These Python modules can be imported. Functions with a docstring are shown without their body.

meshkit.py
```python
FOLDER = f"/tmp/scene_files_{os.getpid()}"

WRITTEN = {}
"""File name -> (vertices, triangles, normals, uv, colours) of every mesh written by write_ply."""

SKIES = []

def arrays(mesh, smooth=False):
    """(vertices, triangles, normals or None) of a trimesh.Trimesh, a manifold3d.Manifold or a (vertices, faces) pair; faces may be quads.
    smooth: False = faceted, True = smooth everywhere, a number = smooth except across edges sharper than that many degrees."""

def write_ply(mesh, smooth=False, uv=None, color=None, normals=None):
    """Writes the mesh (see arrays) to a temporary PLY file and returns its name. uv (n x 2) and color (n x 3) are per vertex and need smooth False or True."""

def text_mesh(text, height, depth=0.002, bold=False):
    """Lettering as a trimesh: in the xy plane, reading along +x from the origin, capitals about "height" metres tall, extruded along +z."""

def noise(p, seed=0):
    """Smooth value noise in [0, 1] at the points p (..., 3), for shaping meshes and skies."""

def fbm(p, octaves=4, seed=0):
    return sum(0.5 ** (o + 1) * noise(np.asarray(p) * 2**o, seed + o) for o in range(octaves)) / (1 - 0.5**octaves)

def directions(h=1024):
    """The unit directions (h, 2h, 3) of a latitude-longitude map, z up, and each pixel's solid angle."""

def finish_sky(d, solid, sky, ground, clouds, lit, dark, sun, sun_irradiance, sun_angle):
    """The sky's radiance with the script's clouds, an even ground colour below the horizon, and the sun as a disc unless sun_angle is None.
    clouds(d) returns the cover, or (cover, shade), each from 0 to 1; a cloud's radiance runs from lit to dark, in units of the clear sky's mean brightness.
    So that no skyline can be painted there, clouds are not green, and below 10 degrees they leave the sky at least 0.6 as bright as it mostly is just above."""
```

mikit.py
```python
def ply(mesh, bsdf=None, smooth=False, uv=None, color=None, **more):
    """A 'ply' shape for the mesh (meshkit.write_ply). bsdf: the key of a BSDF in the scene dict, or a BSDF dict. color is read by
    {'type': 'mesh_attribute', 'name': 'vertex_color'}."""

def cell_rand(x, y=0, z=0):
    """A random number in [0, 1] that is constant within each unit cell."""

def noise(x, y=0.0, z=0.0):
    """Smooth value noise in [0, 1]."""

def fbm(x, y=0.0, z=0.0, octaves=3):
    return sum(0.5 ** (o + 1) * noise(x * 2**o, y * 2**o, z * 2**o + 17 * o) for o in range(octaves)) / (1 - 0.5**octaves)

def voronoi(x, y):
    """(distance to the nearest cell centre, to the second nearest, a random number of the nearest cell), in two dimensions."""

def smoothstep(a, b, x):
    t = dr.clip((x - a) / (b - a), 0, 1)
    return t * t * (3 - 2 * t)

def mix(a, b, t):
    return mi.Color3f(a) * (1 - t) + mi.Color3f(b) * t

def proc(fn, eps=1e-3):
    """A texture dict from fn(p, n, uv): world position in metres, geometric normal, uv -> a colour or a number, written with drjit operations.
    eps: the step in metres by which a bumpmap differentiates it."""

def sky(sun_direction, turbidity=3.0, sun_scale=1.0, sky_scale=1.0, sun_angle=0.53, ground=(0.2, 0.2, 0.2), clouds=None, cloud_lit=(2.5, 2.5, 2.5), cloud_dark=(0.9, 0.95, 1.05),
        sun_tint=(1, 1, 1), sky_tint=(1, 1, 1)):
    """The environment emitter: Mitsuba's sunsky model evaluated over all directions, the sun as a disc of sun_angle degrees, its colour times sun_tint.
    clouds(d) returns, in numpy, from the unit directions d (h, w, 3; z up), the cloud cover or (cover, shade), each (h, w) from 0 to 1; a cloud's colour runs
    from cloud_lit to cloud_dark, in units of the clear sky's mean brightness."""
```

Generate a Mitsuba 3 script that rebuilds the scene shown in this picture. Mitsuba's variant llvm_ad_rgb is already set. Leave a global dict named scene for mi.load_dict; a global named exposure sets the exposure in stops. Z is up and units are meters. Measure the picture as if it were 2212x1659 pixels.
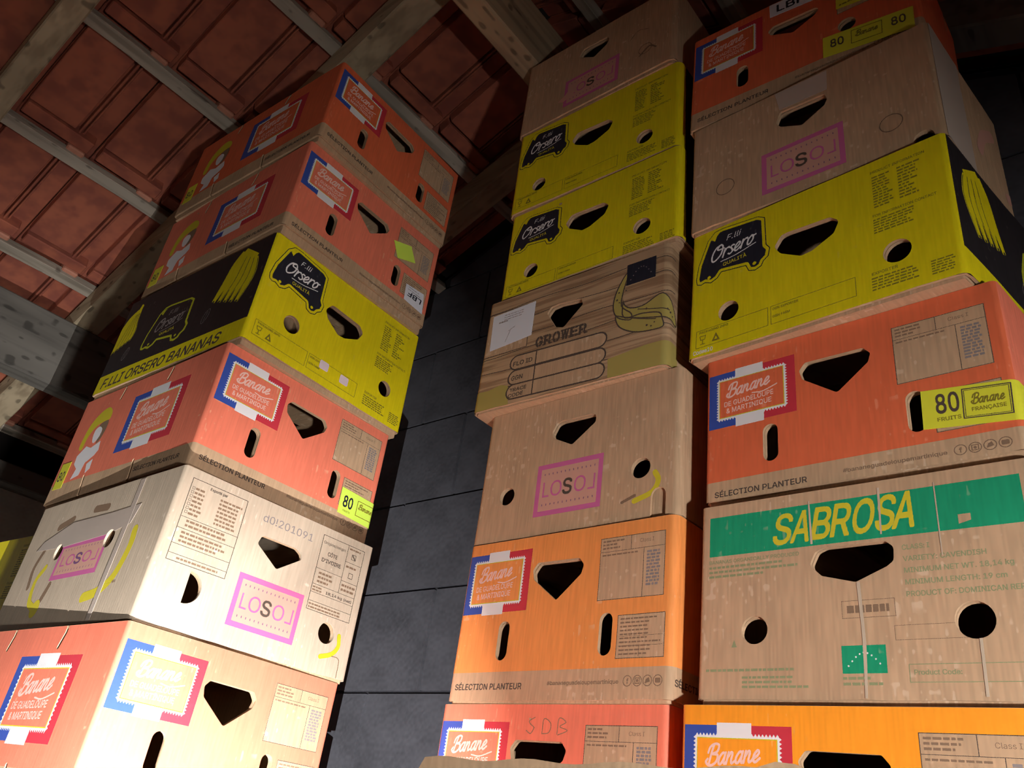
import math, random
import numpy as np
import trimesh
import drjit as dr
import mitsuba as mi
import meshkit, mikit
from shapely import affinity
from shapely.geometry import Polygon, LineString, Point, box as rect
from shapely import set_precision
from shapely.ops import unary_union
from shapely.prepared import prep

T = mi.ScalarTransform4f
random.seed(7)
rng = np.random.default_rng(7)
scene, labels = {}, {}

# ------------------------------------------------------------------ camera, light, exposure
EYE = 1.516                                   # height of the eye above the floor
R_, U_, F_ = (np.array(v) for v in ((0.77431793, 0.62041235, 0.12458034), (0.22294748, -0.45171821, 0.86385478), (-0.59222139, 0.64112337, 0.48809287)))
scene['camera'] = {'type': 'perspective', 'fov': math.degrees(2 * math.atan(1106 / 1769.5788)), 'fov_axis': 'x', 'near_clip': 0.02, 'far_clip': 60.0,
                   'to_world': T().look_at(origin=[0, 0, EYE], target=[float(F_[0]), float(F_[1]), float(F_[2] + EYE)], up=[float(x) for x in U_])}
exposure = 0.0
BULB = dict(at=(0.80, 0.07, EYE - 0.27), to=(-0.60, 0.96, EYE - 0.72), radius=0.05, power=18.0, hood=0.86, tint=(1.0, 0.96, 0.90))          # flood lamp on a floor stand, right of the stacks
FLOOD = dict(at=(-0.50, 0.37, EYE - 0.28), to=(-1.18, 0.66, EYE - 0.17), power=27.0, tint=(1.0, 0.98, 0.94), beam=2.0, cutoff=44.5)   # work light aimed at the left stack

# ------------------------------------------------------------------ materials
def rgb(c):
    return {'type': 'rgb', 'value': [float(x) for x in c]}

def plain(name, c, rough=0.6, spec=0.3, **k):
    scene[name] = {'type': 'twosided', 'bsdf': {'type': 'principled', 'base_color': rgb(c), 'roughness': rough, 'specular': spec, **k}}
    return name

def textured(name, fn, rough=0.6, spec=0.3, bump=None, scale=1.0, eps=1e-3):
    b = {'type': 'principled', 'base_color': mikit.proc(fn), 'roughness': rough, 'specular': spec}
    if bump is not None:
        b = {'type': 'bumpmap', 'arbitrary': mikit.proc(bump, eps), 'scale': scale, 'bsdf': b}
    scene[name] = {'type': 'twosided', 'bsdf': b}
    return name

def flutes(p, n, uv):
    return 0.5 + 0.5 * dr.sin(uv.x * (2 * math.pi / 0.0078)) + 0.9 * mikit.noise(uv.x * 160, uv.y * 14)

def board(base, fibre=0.16, worn=None, amount=0.0):
    base = np.array(base, float)
    worn = base if worn is None else np.array(worn, float)
    def fn(p, n, uv):
        a = mikit.noise(uv.x * 420, uv.y * 38, 3.0)
        b = mikit.fbm(uv.x * 26, uv.y * 17, 9.0, octaves=3)
        k = (1 - fibre) + fibre * (0.9 * a + 1.1 * b)
        c = mi.Color3f(*[float(x) for x in base]) * k
        if amount > 0:
            s = mikit.smoothstep(1 - amount, 1 - amount + 0.10, mikit.noise(uv.x * 230, uv.y * 120, 4.0) * 0.55 + mikit.fbm(uv.x * 12, uv.y * 15, 2.0, octaves=2) * 0.45)
            c = mikit.mix(c, mi.Color3f(*[float(x) for x in worn]), s * 0.7)
        return c
    return fn

KRAFT = (0.44, 0.295, 0.185)
textured('kraft', board(KRAFT, 0.22, (0.56, 0.42, 0.30), 0.24), 0.62, 0.25, flutes, 0.00006)
textured('kraft_pale', board((0.45, 0.365, 0.28), 0.16, (0.66, 0.56, 0.46), 0.2), 0.6, 0.25, flutes, 0.00008)  # paler kraft: crease wear, and the glare on one carton put into colour
textured('ink_salmon', board((0.72, 0.185, 0.115), 0.14, (0.78, 0.34, 0.22), 0.20), 0.5, 0.3, flutes, 0.00005)
textured('ink_orange', board((0.76, 0.27, 0.075), 0.14, (0.80, 0.40, 0.2), 0.20), 0.48, 0.3, flutes, 0.00006)
textured('ink_vermilion', board((0.65, 0.135, 0.058), 0.14, (0.76, 0.25, 0.14), 0.20), 0.5, 0.3, flutes, 0.00005)
textured('ink_tangerine', board((0.86, 0.30, 0.022), 0.12, (0.86, 0.40, 0.1), 0.18), 0.48, 0.3, flutes, 0.00006)
textured('ink_yellow', board((0.70, 0.60, 0.008), 0.10, (0.72, 0.62, 0.06), 0.16), 0.48, 0.3, flutes, 0.00004)
textured('ink_black', board((0.020, 0.017, 0.020), 0.2, (0.07, 0.06, 0.055), 0.22), 0.45, 0.35, flutes, 0.00004)
textured('ink_navy', board((0.016, 0.018, 0.030), 0.2, (0.05, 0.05, 0.06), 0.2), 0.45, 0.35, flutes, 0.00004)
textured('ink_green', board((0.012, 0.27, 0.135), 0.16, (0.16, 0.34, 0.2), 0.24), 0.5, 0.3, flutes, 0.00006)

def wood_print(p, n, uv):
    g = mikit.fbm(uv.x * 9 + 40, uv.y * 210, 1.0, octaves=3)
    w = mikit.noise(uv.x * 7, uv.y * 24, 5.0)
    pl = mikit.cell_rand(dr.floor(uv.y / 0.036), 2.0)
    c = mikit.mix((0.40, 0.27, 0.165), (0.25, 0.155, 0.09), mikit.smoothstep(0.38, 0.72, g))
    return c * (0.8 + 0.25 * pl + 0.2 * w)
textured('ink_wood_print', wood_print, 0.6, 0.25, flutes, 0.00005)
plain('ink_white', (0.72, 0.71, 0.74), 0.5)
plain('ink_blush', (0.80, 0.50, 0.44), 0.5)
plain('ink_blue', (0.035, 0.075, 0.36), 0.5)
plain('ink_red', (0.50, 0.035, 0.055), 0.5)
plain('ink_line', (0.075, 0.055, 0.045), 0.6)
plain('ink_fine', (0.20, 0.13, 0.085), 0.6)
plain('ink_olive', (0.19, 0.16, 0.02), 0.6)
plain('ink_grey_blue', (0.22, 0.19, 0.19), 0.6)
plain('ink_mustard', (0.36, 0.295, 0.085), 0.6)
plain('ink_pink', (0.50, 0.115, 0.29), 0.6)
plain('ink_pink_pale', (0.53, 0.29, 0.235), 0.6)
plain('ink_lemon', (0.55, 0.47, 0.03), 0.6)
plain('ink_lime', (0.42, 0.43, 0.02), 0.6)
plain('ink_green_text', (0.24, 0.26, 0.14), 0.6)
plain('ink_purple', (0.16, 0.07, 0.17), 0.6)
plain('sticker_yellow', (0.66, 0.66, 0.045), 0.4, 0.4)
plain('sticker_neon', (0.60, 0.82, 0.10), 0.4, 0.4)
plain('paper_white', (0.66, 0.68, 0.76), 0.55)
plain('paper_pinkish', (0.72, 0.60, 0.66), 0.5)
plain('tape_clear', (0.46, 0.38, 0.33), 0.35, 0.5)
plain('steel_dark', (0.06, 0.06, 0.065), 0.4, 0.5)
plain('lamp_white', (0.75, 0.74, 0.72), 0.4, 0.5)
plain('plastic_blue', (0.42, 0.52, 0.62), 0.35, 0.5)

def grain(base, dark, axis):
    def fn(p, n, uv):
        q = (p.x, p.y, p.z)
        a, b, c = q[axis], q[(axis + 1) % 3], q[(axis + 2) % 3]
        g = mikit.fbm(b * 55, c * 55, a * 3.2, octaves=3)
        s = mikit.noise(a * 9, b * 22, c * 22)
        k = mikit.smoothstep(0.74, 0.9, mikit.noise(a * 31, b * 60, c * 60 + 9))
        col = mikit.mix(base, dark, mikit.smoothstep(0.4, 0.75, g) * 0.8)
        return col * (0.75 + 0.45 * s) * (1 - 0.5 * k)
    return fn
textured('wood_batten', grain((0.40, 0.35, 0.29), (0.22, 0.19, 0.15), 1), 0.75, 0.2)
textured('wood_rafter', grain((0.42, 0.34, 0.23), (0.26, 0.20, 0.13), 0), 0.75, 0.2)
textured('wood_beam', grain((0.37, 0.28, 0.18), (0.22, 0.165, 0.11), 1), 0.75, 0.2)
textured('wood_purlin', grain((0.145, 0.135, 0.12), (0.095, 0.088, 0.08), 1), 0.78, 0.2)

def clay(shift):
    def fn(p, n, uv):
        g = mikit.fbm(p.x * 26 + shift, p.y * 26, p.z * 26, octaves=4)
        s = mikit.noise(p.x * 6 + shift * 3, p.y * 6, p.z * 6)
        c = mikit.mix((0.40, 0.125, 0.075), (0.28, 0.085, 0.06), mikit.smoothstep(0.3, 0.7, g))
        return c * (0.82 + 0.3 * s)
    return fn
plain('clay_glint', (0.50, 0.22, 0.15), 0.6)  # lighter clay for the tile hooks, their glints put into the colour
CLAY = [textured(f'clay_{i}', clay(5.3 * i), 0.8, 0.2) for i in range(3)]

def concrete(base, sc=1.0):
    def fn(p, n, uv):
        g = mikit.fbm(p.x * 14 * sc, p.y * 14 * sc, p.z * 14 * sc, octaves=4)
        s = mikit.noise(p.x * 130, p.y * 130, p.z * 130)
        return mi.Color3f(*base) * (0.6 + 0.55 * g + 0.2 * s)
    return fn
def pits(p, n, uv):
    return mikit.fbm(p.x * 120, p.y * 120, p.z * 120, octaves=2)
textured('block_grey', concrete((0.095, 0.097, 0.115)), 0.9, 0.15, pits, 0.0012)
textured('mortar', concrete((0.05, 0.05, 0.06)), 0.95, 0.1)
textured('render_grey', concrete((0.50, 0.53, 0.50), 0.7), 0.9, 0.15)
textured('floor_concrete', concrete((0.34, 0.32, 0.30), 0.4), 0.85, 0.2)
plain('underlay', (0.03, 0.025, 0.024), 0.9, 0.1)

# ------------------------------------------------------------------ scene entries
def taken(key):
    if key not in scene and key not in labels and not any(k.startswith(key + '__') for k in scene):
        return key
    i = 1
    while True:
        k = f'{key}_{i:03d}'
        if k not in scene and k not in labels and not any(q.startswith(k + '__') for q in scene):
            return k
        i += 1

def put(key, shape, label=None, **tags):
    key = taken(key)
    scene[key] = shape
    if label or tags:
        labels[key] = {**({'label': label} if label else {}), **tags}
    return key

def mesh(key, m, bsdf, label=None, smooth=False, **tags):
    return put(key, mikit.ply(m, bsdf, smooth=smooth), label, **tags)

def prism(corners, lo, hi, axis=2):
    """An extruded outline: corners in the plane across the axis."""
    m = trimesh.creation.extrude_polygon(Polygon(corners), hi - lo, engine='earcut')
    v = np.array(m.vertices)
    v[:, 2] += lo
    v = {2: v, 1: v[:, [0, 2, 1]], 0: v[:, [2, 0, 1]]}[axis]
    return trimesh.Trimesh(v, m.faces[:, ::-1] if axis == 1 else m.faces, process=False)

def slab(x0, x1, y0, y1, z0, z1, bevel=0.0):
    if not bevel:
        m = trimesh.creation.box((x1 - x0, y1 - y0, z1 - z0))
        m.apply_translation(((x0 + x1) / 2, (y0 + y1) / 2, (z0 + z1) / 2))
        return m
    b = bevel
    pts = [(x, y, z) for sx in (0, 1) for sy in (0, 1) for sz in (0, 1) for x, y, z in
           [((x0 + b, x1 - b)[sx], (y0 + b, y1 - b)[sy], (z0, z1)[sz]), ((x0 + b, x1 - b)[sx], (y0, y1)[sy], (z0 + b, z1 - b)[sz]), ((x0, x1)[sx], (y0 + b, y1 - b)[sy], (z0 + b, z1 - b)[sz])]]
    return trimesh.convex.convex_hull(np.array(pts))

# ------------------------------------------------------------------ lettering
GLYPHS = {}
def glyphs(text, bold=False):
    """(points, triangles, width) of a line of text in the plane, capitals one unit tall."""
    key = (text, bold)
    if key not in GLYPHS:
        m = meshkit.text_mesh(text, 1.0, 0.05, bold)
        top = m.face_normals[:, 2] > 0.9
        f = m.faces[top]
        used, inv = np.unique(f.ravel(), return_inverse=True)
        v = np.array(m.vertices)[used][:, :2]
        v[:, 0] -= v[:, 0].min()
        GLYPHS[key] = (v, inv.reshape(-1, 3), float(v[:, 0].max()))
    return GLYPHS[key]

def words(text, u, v, cap, width=None, bold=False, shear=0.0, rise=0.0, flip=False, turn=False):
    """Text whose baseline starts at (u, v), in design millimetres."""
    g, f, w = glyphs(text, bold)
    k = (width / w) if width else cap
    x, y = g[:, 0] * k, g[:, 1] * cap
    if flip:
        x = g[:, 0].max() * k - x
    if turn:
        x, y = g[:, 0].max() * k - x, cap - y
    x = x + y * shear
    y = y + x * rise
    return ('tri', np.stack([u + x, v + y], 1), f)

def curve(pts, n=8, closed=False):
    p = np.array(pts, float)
    if closed:
        p = np.vstack([p[-1], p, p[0], p[1]])
    else:
        p = np.vstack([2 * p[0] - p[1], p, 2 * p[-1] - p[-2]])
    out = []
    for i in range(1, len(p) - 2):
        for t in np.linspace(0, 1, n, endpoint=False):
            a, b, c, d = p[i - 1], p[i], p[i + 1], p[i + 2]
            out.append(0.5 * (2 * b + (c - a) * t + (2 * a - 5 * b + 4 * c - d) * t * t + (3 * b - a - 3 * c + d) * t ** 3))
    out.append(p[-2])
    return np.array(out)

SCRIPT = {   # (advance, strokes) of a handwritten letter, x-height 1
    'a': (0.98, [[(.66, .86), (.38, 1.0), (.08, .6), (.12, .1), (.4, .04), (.64, .5), (.7, 1.0), (.66, .3), (.8, .02), (1.02, .22)]]),
    'n': (0.98, [[(.06, 1.0), (.03, .0)], [(.05, .5), (.34, .98), (.54, .84), (.52, .3), (.66, .02), (.98, .22)]]),
    'e': (0.80, [[(-.02, .28), (.4, .5), (.58, .8), (.36, 1.0), (.08, .66), (.1, .2), (.36, .0), (.78, .3)]]),
    'r': (0.66, [[(.08, 1.0), (.04, .0)], [(.06, .5), (.24, .9), (.52, 1.0), (.6, .86)]]),
    's': (0.64, [[(.52, .9), (.3, 1.0), (.14, .78), (.36, .5), (.48, .22), (.24, .0), (.0, .14)]]),
    'o': (0.82, [[(.36, 1.0), (.08, .6), (.14, .08), (.4, .0), (.66, .42), (.56, .9), (.36, 1.0), (.6, .86), (.86, .9)]]),
    'B': (1.18, [[(.3, 1.75), (.2, 1.0), (.16, .0)], [(-.2, 1.1), (-.1, 1.6), (.4, 1.85), (.9, 1.7), (.85, 1.15), (.3, .95)], [(.3, .95), (.95, .85), (1.0, .3), (.6, -.02), (.1, .0), (-.25, .3), (-.1, .55)]]),
    'O': (1.42, [[(.8, 1.8), (.25, 1.6), (.0, .8), (.2, .1), (.6, .0), (1.1, .5), (1.15, 1.3), (.85, 1.75), (.5, 1.55), (.6, 1.25), (1.3, 1.15)]]),
}
def script(text, u, v, xh, width, weight=0.2, shear=0.25, rise=0.0):
    x, lines = 0.0, []
    for ch in text:
        adv, strokes = SCRIPT[ch]
        for s in strokes:
            c = curve(s, 7)
            lines.append(LineString(np.stack([c[:, 0] + x + c[:, 1] * shear, c[:, 1]], 1)))
        x += adv
    g = unary_union([l.buffer(weight / 2, 3) for l in lines])
    x0, _, x1, _ = g.bounds
    g = affinity.affine_transform(g, [width / (x1 - x0), 0, 0, xh, u - x0 * width / (x1 - x0), v])
    return affinity.affine_transform(g, [1, 0, rise, 1, 0, -rise * u]).simplify(0.12)

def fine_lines(u0, u1, v0, v1, n, seed, full=0.8, fill=0.5):
    """Small print that cannot be read: rows of word-long dashes."""
    r = random.Random(seed)
    h = (v1 - v0) / n
    out = []
    for i in range(n):
        u, end = u0, u0 + (u1 - u0) * r.uniform(full, 1.0)
        while u < end - 1.5:
            w = min(r.uniform(3.0, 9.0), end - u)
            y = v1 - (i + 0.5) * h
            out.append(rect(u, y - h * fill / 2, u + w, y + h * fill / 2))
            u += w + 1.5
    return unary_union(out)

def rounded(pts, r):
    return Polygon(pts).buffer(-r).buffer(r, 4)

def ring(poly, w):
    poly = poly if poly.is_valid else poly.buffer(0)
    return poly.difference(poly.buffer(-w, join_style=2))

def stroke(pts, w, smooth=True, closed=False):
    p = curve(pts, 6, closed) if smooth else pts
    return LineString(p).buffer(w / 2, 3)

# ------------------------------------------------------------------ cartons
SPLIT = {'yellow_band', 'crease', 'brown_shadow_print', 'banana_picture', 'blouse_picture', 'sketch_picture', 'check_box', 'icon_ring', 'hole_outline', 'icon', 'van_wheel', 'frame_line', 'table_line', 'plank_line', 'date_stamp', 'pencil_marks'}
STUFF = {'fine_print', 'tick_marks', 'banana_spots', 'certificate_mark', 'barcode', 'banana_line', 'panel_line'}

class Carton:
    """A telescoping fruit carton: a lid over a tray. Everything on its walls is drawn in unfolded coordinates, s along the perimeter from the front's left
    corner and v up from the lid's lower edge, in metres, and bent round the corners."""

    def __init__(self, key, o, yaw, tilt, W, H, D, along_y=False, base_tilt=None, r=0.006, skew=0.0, seed=0, bulge=0.0015, dv=0.0, gap=0.004, base='kraft'):
        a = math.radians(yaw)
        up = np.array([0, 0, 1.0])
        if along_y:
            w, dep = np.array([-math.sin(a), math.cos(a), 0]), -np.array([math.cos(a), math.sin(a), 0])
        else:
            b = a + math.radians(skew)
            w, dep = np.array([math.cos(a), math.sin(a), 0]), np.array([-math.sin(b), math.cos(b), 0])
        t = math.radians(tilt)
        b_ = t if base_tilt is None else math.radians(base_tilt)
        self.key, self.o, self.w, self.h, self.dep = key, np.array(o, float), w * math.cos(b_) - up * math.sin(b_), up * math.cos(t) + w * math.sin(t), dep
        self.W, self.H, self.D, self.r, self.dv, self.gap, self.base = W, H, D, r, dv, gap, base
        self.P = 2 * (W + D)
        self.L = np.array([W, D, W, D])
        self.start = np.array([0, W, W + D, 2 * W + D])
        g = np.random.default_rng(seed)
        self.face_bulge = g.uniform(-0.6, 1.4, 4) * bulge
        self.off = g.uniform(0, 50, 3)
        self.amp = bulge * 0.9
        self.flare = g.uniform(0.3, 1.0) * bulge
        arcs = np.linspace(-r, r, 7)
        nodes = []
        for k in range(-1, 4):
            s0 = -D if k < 0 else self.start[k]
            ln = D if k < 0 else self.L[k]
            nodes += list(s0 + arcs) + list(np.linspace(s0 + r, s0 + ln - r, int(round(ln / 0.05)) + 1))
        self.ns = np.unique(np.round([x for x in nodes if -D - 1e-9 <= x <= self.P - D + 1e-9] + [-D, self.P - D], 6))
        self.nv = np.concatenate([[-0.03, -0.015], np.linspace(0, H, 7), [H + 0.01]])
        self.table = self.disp(*np.meshgrid(self.ns, self.nv, indexing='ij'))
        self.body = Polygon()

    def disp(self, s, v):
        sm = np.mod(s, self.P)
        k = np.clip(np.searchsorted(self.start, sm, side='right') - 1, 0, 3)
        l = (sm - self.start[k]) / self.L[k]
        f = np.clip(v / self.H, 0, 1)
        q = np.stack([np.asarray(s) * 7 + self.off[0], np.asarray(v) * 11 + self.off[1], np.zeros_like(np.asarray(s, float)) + self.off[2]], -1)
        edge = np.clip(np.minimum(l, 1 - l) * 8, 0, 1)
        return self.face_bulge[k] * np.sin(np.pi * l) * (0.35 + 0.65 * np.sin(np.pi * f)) + self.amp * (meshkit.fbm(q, 2, 3) - 0.5) * 2 * edge + self.flare * (1 - f) ** 3

    def bend(self, s, v):
        i = np.clip(np.searchsorted(self.ns, s, side='right') - 1, 0, len(self.ns) - 2)
        j = np.clip(np.searchsorted(self.nv, v, side='right') - 1, 0, len(self.nv) - 2)
        a = (s - self.ns[i]) / (self.ns[i + 1] - self.ns[i])
        b = (v - self.nv[j]) / (self.nv[j + 1] - self.nv[j])
        t = self.table
        return (t[i, j] * (1 - a) + t[i + 1, j] * a) * (1 - b) + (t[i, j + 1] * (1 - a) + t[i + 1, j + 1] * a) * b

    def path(self, s):
        sm = np.mod(s, self.P)
        k = np.clip(np.searchsorted(self.start, sm, side='right') - 1, 0, 3)
        l, L, r = sm - self.start[k], self.L[k], self.r
        W, D = self.W, self.D
        turn = np.where(l < r, (l + r) / (2 * r) - 1, np.where(l > L - r, (l - L + r) / (2 * r), 0.0))
        ang = (k - 1) * (np.pi / 2) + turn * np.pi / 2
        n = np.stack([np.cos(ang), np.sin(ang)], -1)
        corner0 = np.array([[0, 0], [W, 0], [W, D], [0, D]], float)
        along = np.array([[1, 0], [0, 1], [-1, 0], [0, -1]], float)
        inward = np.array([[0, 1], [-1, 0], [0, -1], [1, 0]], float)
        lc = np.where(l < r, r, np.where(l > L - r, L - r, l))
        c = corner0[k] + along[k] * lc[..., None] + inward[k] * r
        return c + n * r, n

    def at(self, s, v, d):
        s, v = np.asarray(s, float), np.asarray(v, float)
        p, n = self.path(s)
        q = p + n * (d + self.bend(s, v))[..., None]
        return self.o + q[..., :1] * self.w + q[..., 1:2] * self.dep + v[..., None] * self.h

    def normal(self, s, v):
        e = 0.004
        f = lambda a, b: (lambda p, n: self.o + (p + n * self.disp(a, b)[..., None])[..., :1] * self.w + (p + n * self.disp(a, b)[..., None])[..., 1:2] * self.dep + b[..., None] * self.h)(*self.path(a))
        ds = f(s + e * 0.2, v) - f(s - e * 0.2, v)
        dv = f(s, v + e) - f(s, v - e)
        n = np.cross(ds, dv)
        return n / (np.linalg.norm(n, axis=1, keepdims=True) + 1e-12)

    def cut(self, poly):
        """Triangles of an outline, cut along the grid."""
        out_v, out_f, at = [], [], 0
        poly = poly if poly.is_valid else poly.buffer(0)
        if poly.is_empty:
            return np.zeros((0, 2)), np.zeros((0, 3), int)
        x0, y0, x1, y1 = poly.bounds
        whole = prep(poly)
        si, vi = self.ns, self.nv
        for i in range(max(0, np.searchsorted(si, x0, side='right') - 1), min(len(si) - 1, np.searchsorted(si, x1, side='left'))):
            for j in range(max(0, np.searchsorted(vi, y0, side='right') - 1), min(len(vi) - 1, np.searchsorted(vi, y1, side='left'))):
                cell = rect(si[i], vi[j], si[i + 1], vi[j + 1])
                if whole.contains(cell):
                    v = np.array([[si[i], vi[j]], [si[i + 1], vi[j]], [si[i + 1], vi[j + 1]], [si[i], vi[j + 1]]])
                    f = np.array([[0, 1, 2], [0, 2, 3]])
                    out_v.append(v); out_f.append(f + at); at += 4
                elif whole.intersects(cell):
                    g = poly.intersection(cell)
                    for q in getattr(g, 'geoms', [g]):
                        if q.geom_type == 'Polygon' and q.area > 1e-10:
                            v, f = trimesh.creation.triangulate_polygon(q, engine='earcut')
                            v, f = np.array(v), np.array(f)
                            if len(f):
                                e = v[f]
                                s = (e[:, 1, 0] - e[:, 0, 0]) * (e[:, 2, 1] - e[:, 0, 1]) - (e[:, 1, 1] - e[:, 0, 1]) * (e[:, 2, 0] - e[:, 0, 0])
                                f = np.where((s < 0)[:, None], f[:, ::-1], f)
                                out_v.append(v); out_f.append(f + at); at += len(v)
        if not out_v:
            return np.zeros((0, 2)), np.zeros((0, 3), int)
        return np.vstack(out_v), np.vstack(out_f)

    def sheet(self, poly, d, thick=0.0):
        """(vertices, faces, normals, uv) of a printed or cut sheet lying d metres outside the lid's surface."""
        v, f = self.cut(poly)
        n = self.normal(v[:, 0], v[:, 1])
        parts = [(self.at(v[:, 0], v[:, 1], d), f, n, v)]
        if thick:
            parts.append((self.at(v[:, 0], v[:, 1], d - thick), f[:, ::-1], -n, v))
            for g in getattr(poly, 'geoms', [poly]):
                for c in [g.exterior, *g.interiors]:
                    q = np.array(c.segmentize(0.02).coords)
                    a, b = q[:-1], q[1:]
                    e = b - a
                    keep = np.linalg.norm(e, axis=1) > 1e-7
                    a, b = a[keep], b[keep]
                    quad = np.stack([self.at(a[:, 0], a[:, 1], d), self.at(b[:, 0], b[:, 1], d), self.at(b[:, 0], b[:, 1], d - thick), self.at(a[:, 0], a[:, 1], d - thick)], 1)
                    nn = np.cross(quad[:, 1] - quad[:, 0], quad[:, 3] - quad[:, 0])
                    nn /= np.linalg.norm(nn, axis=1, keepdims=True) + 1e-12
                    k = len(a)
                    parts.append((quad.reshape(-1, 3), np.vstack([np.arange(k)[:, None] * 4 + t for t in ([0, 1, 2], [0, 2, 3])]), np.repeat(nn, 4, 0), np.repeat(a, 4, 0)))
        return parts

    def flat(self, d, v0, v1, hole=None):
        """A horizontal panel inside the walls between two heights, with an opening in the middle."""
        s = self.ns[:-1]
        p, n = self.path(s)
        ring_ = p + n * self.disp(s, np.full_like(s, np.clip(v1, 0, self.H)))[:, None]
        g = Polygon(ring_).buffer(d, join_style=2)
        if hole:
            hole = (min(hole[0], self.W - .14), min(hole[1], self.D - .12))
            g = g.difference(rect(self.W / 2 - hole[0] / 2, self.D / 2 - hole[1] / 2, self.W / 2 + hole[0] / 2, self.D / 2 + hole[1] / 2))
        m = trimesh.creation.extrude_polygon(g, v1 - v0, engine='earcut')
        q = np.array(m.vertices)
        f = np.array(m.faces)
        q3 = self.o + q[:, :1] * self.w + q[:, 1:2] * self.dep + (q[:, 2:] + v0) * self.h
        m = trimesh.Trimesh(q3, f, process=False)
        tri = q3[f].reshape(-1, 3)
        fn = np.repeat(m.face_normals, 3, 0)
        return (tri, np.arange(len(tri)).reshape(-1, 3), fn, np.repeat(q[f].reshape(-1, 3, 3)[:, :, :2].reshape(-1, 2), 1, 0))

    def emit(self, name, parts, bsdf, label=None, **tags):
        v, f, n, uv, at = [], [], [], [], 0
        for a, b, c, e in parts:
            if len(b):
                v.append(a); f.append(b + at); n.append(c); uv.append(e); at += len(a)
        if not v:
            return None
        path = meshkit.write_ply((np.vstack(v), np.vstack(f)), False, np.vstack(uv), None, normals=np.vstack(n))
        return put(f'{self.key}__{name}', {'type': 'ply', 'filename': path, 'face_normals': False, 'bsdf': {'type': 'ref', 'id': bsdf}}, label, **tags)

    # design millimetres -> metres on a wall: 'end' is the front, 'left' and 'right' the walls beside it
    def design(self, W=400.0, H=240.0):
        self.ku, self.kv = self.W / (W / 1000) / 1000, self.H / (H / 1000) / 1000

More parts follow.
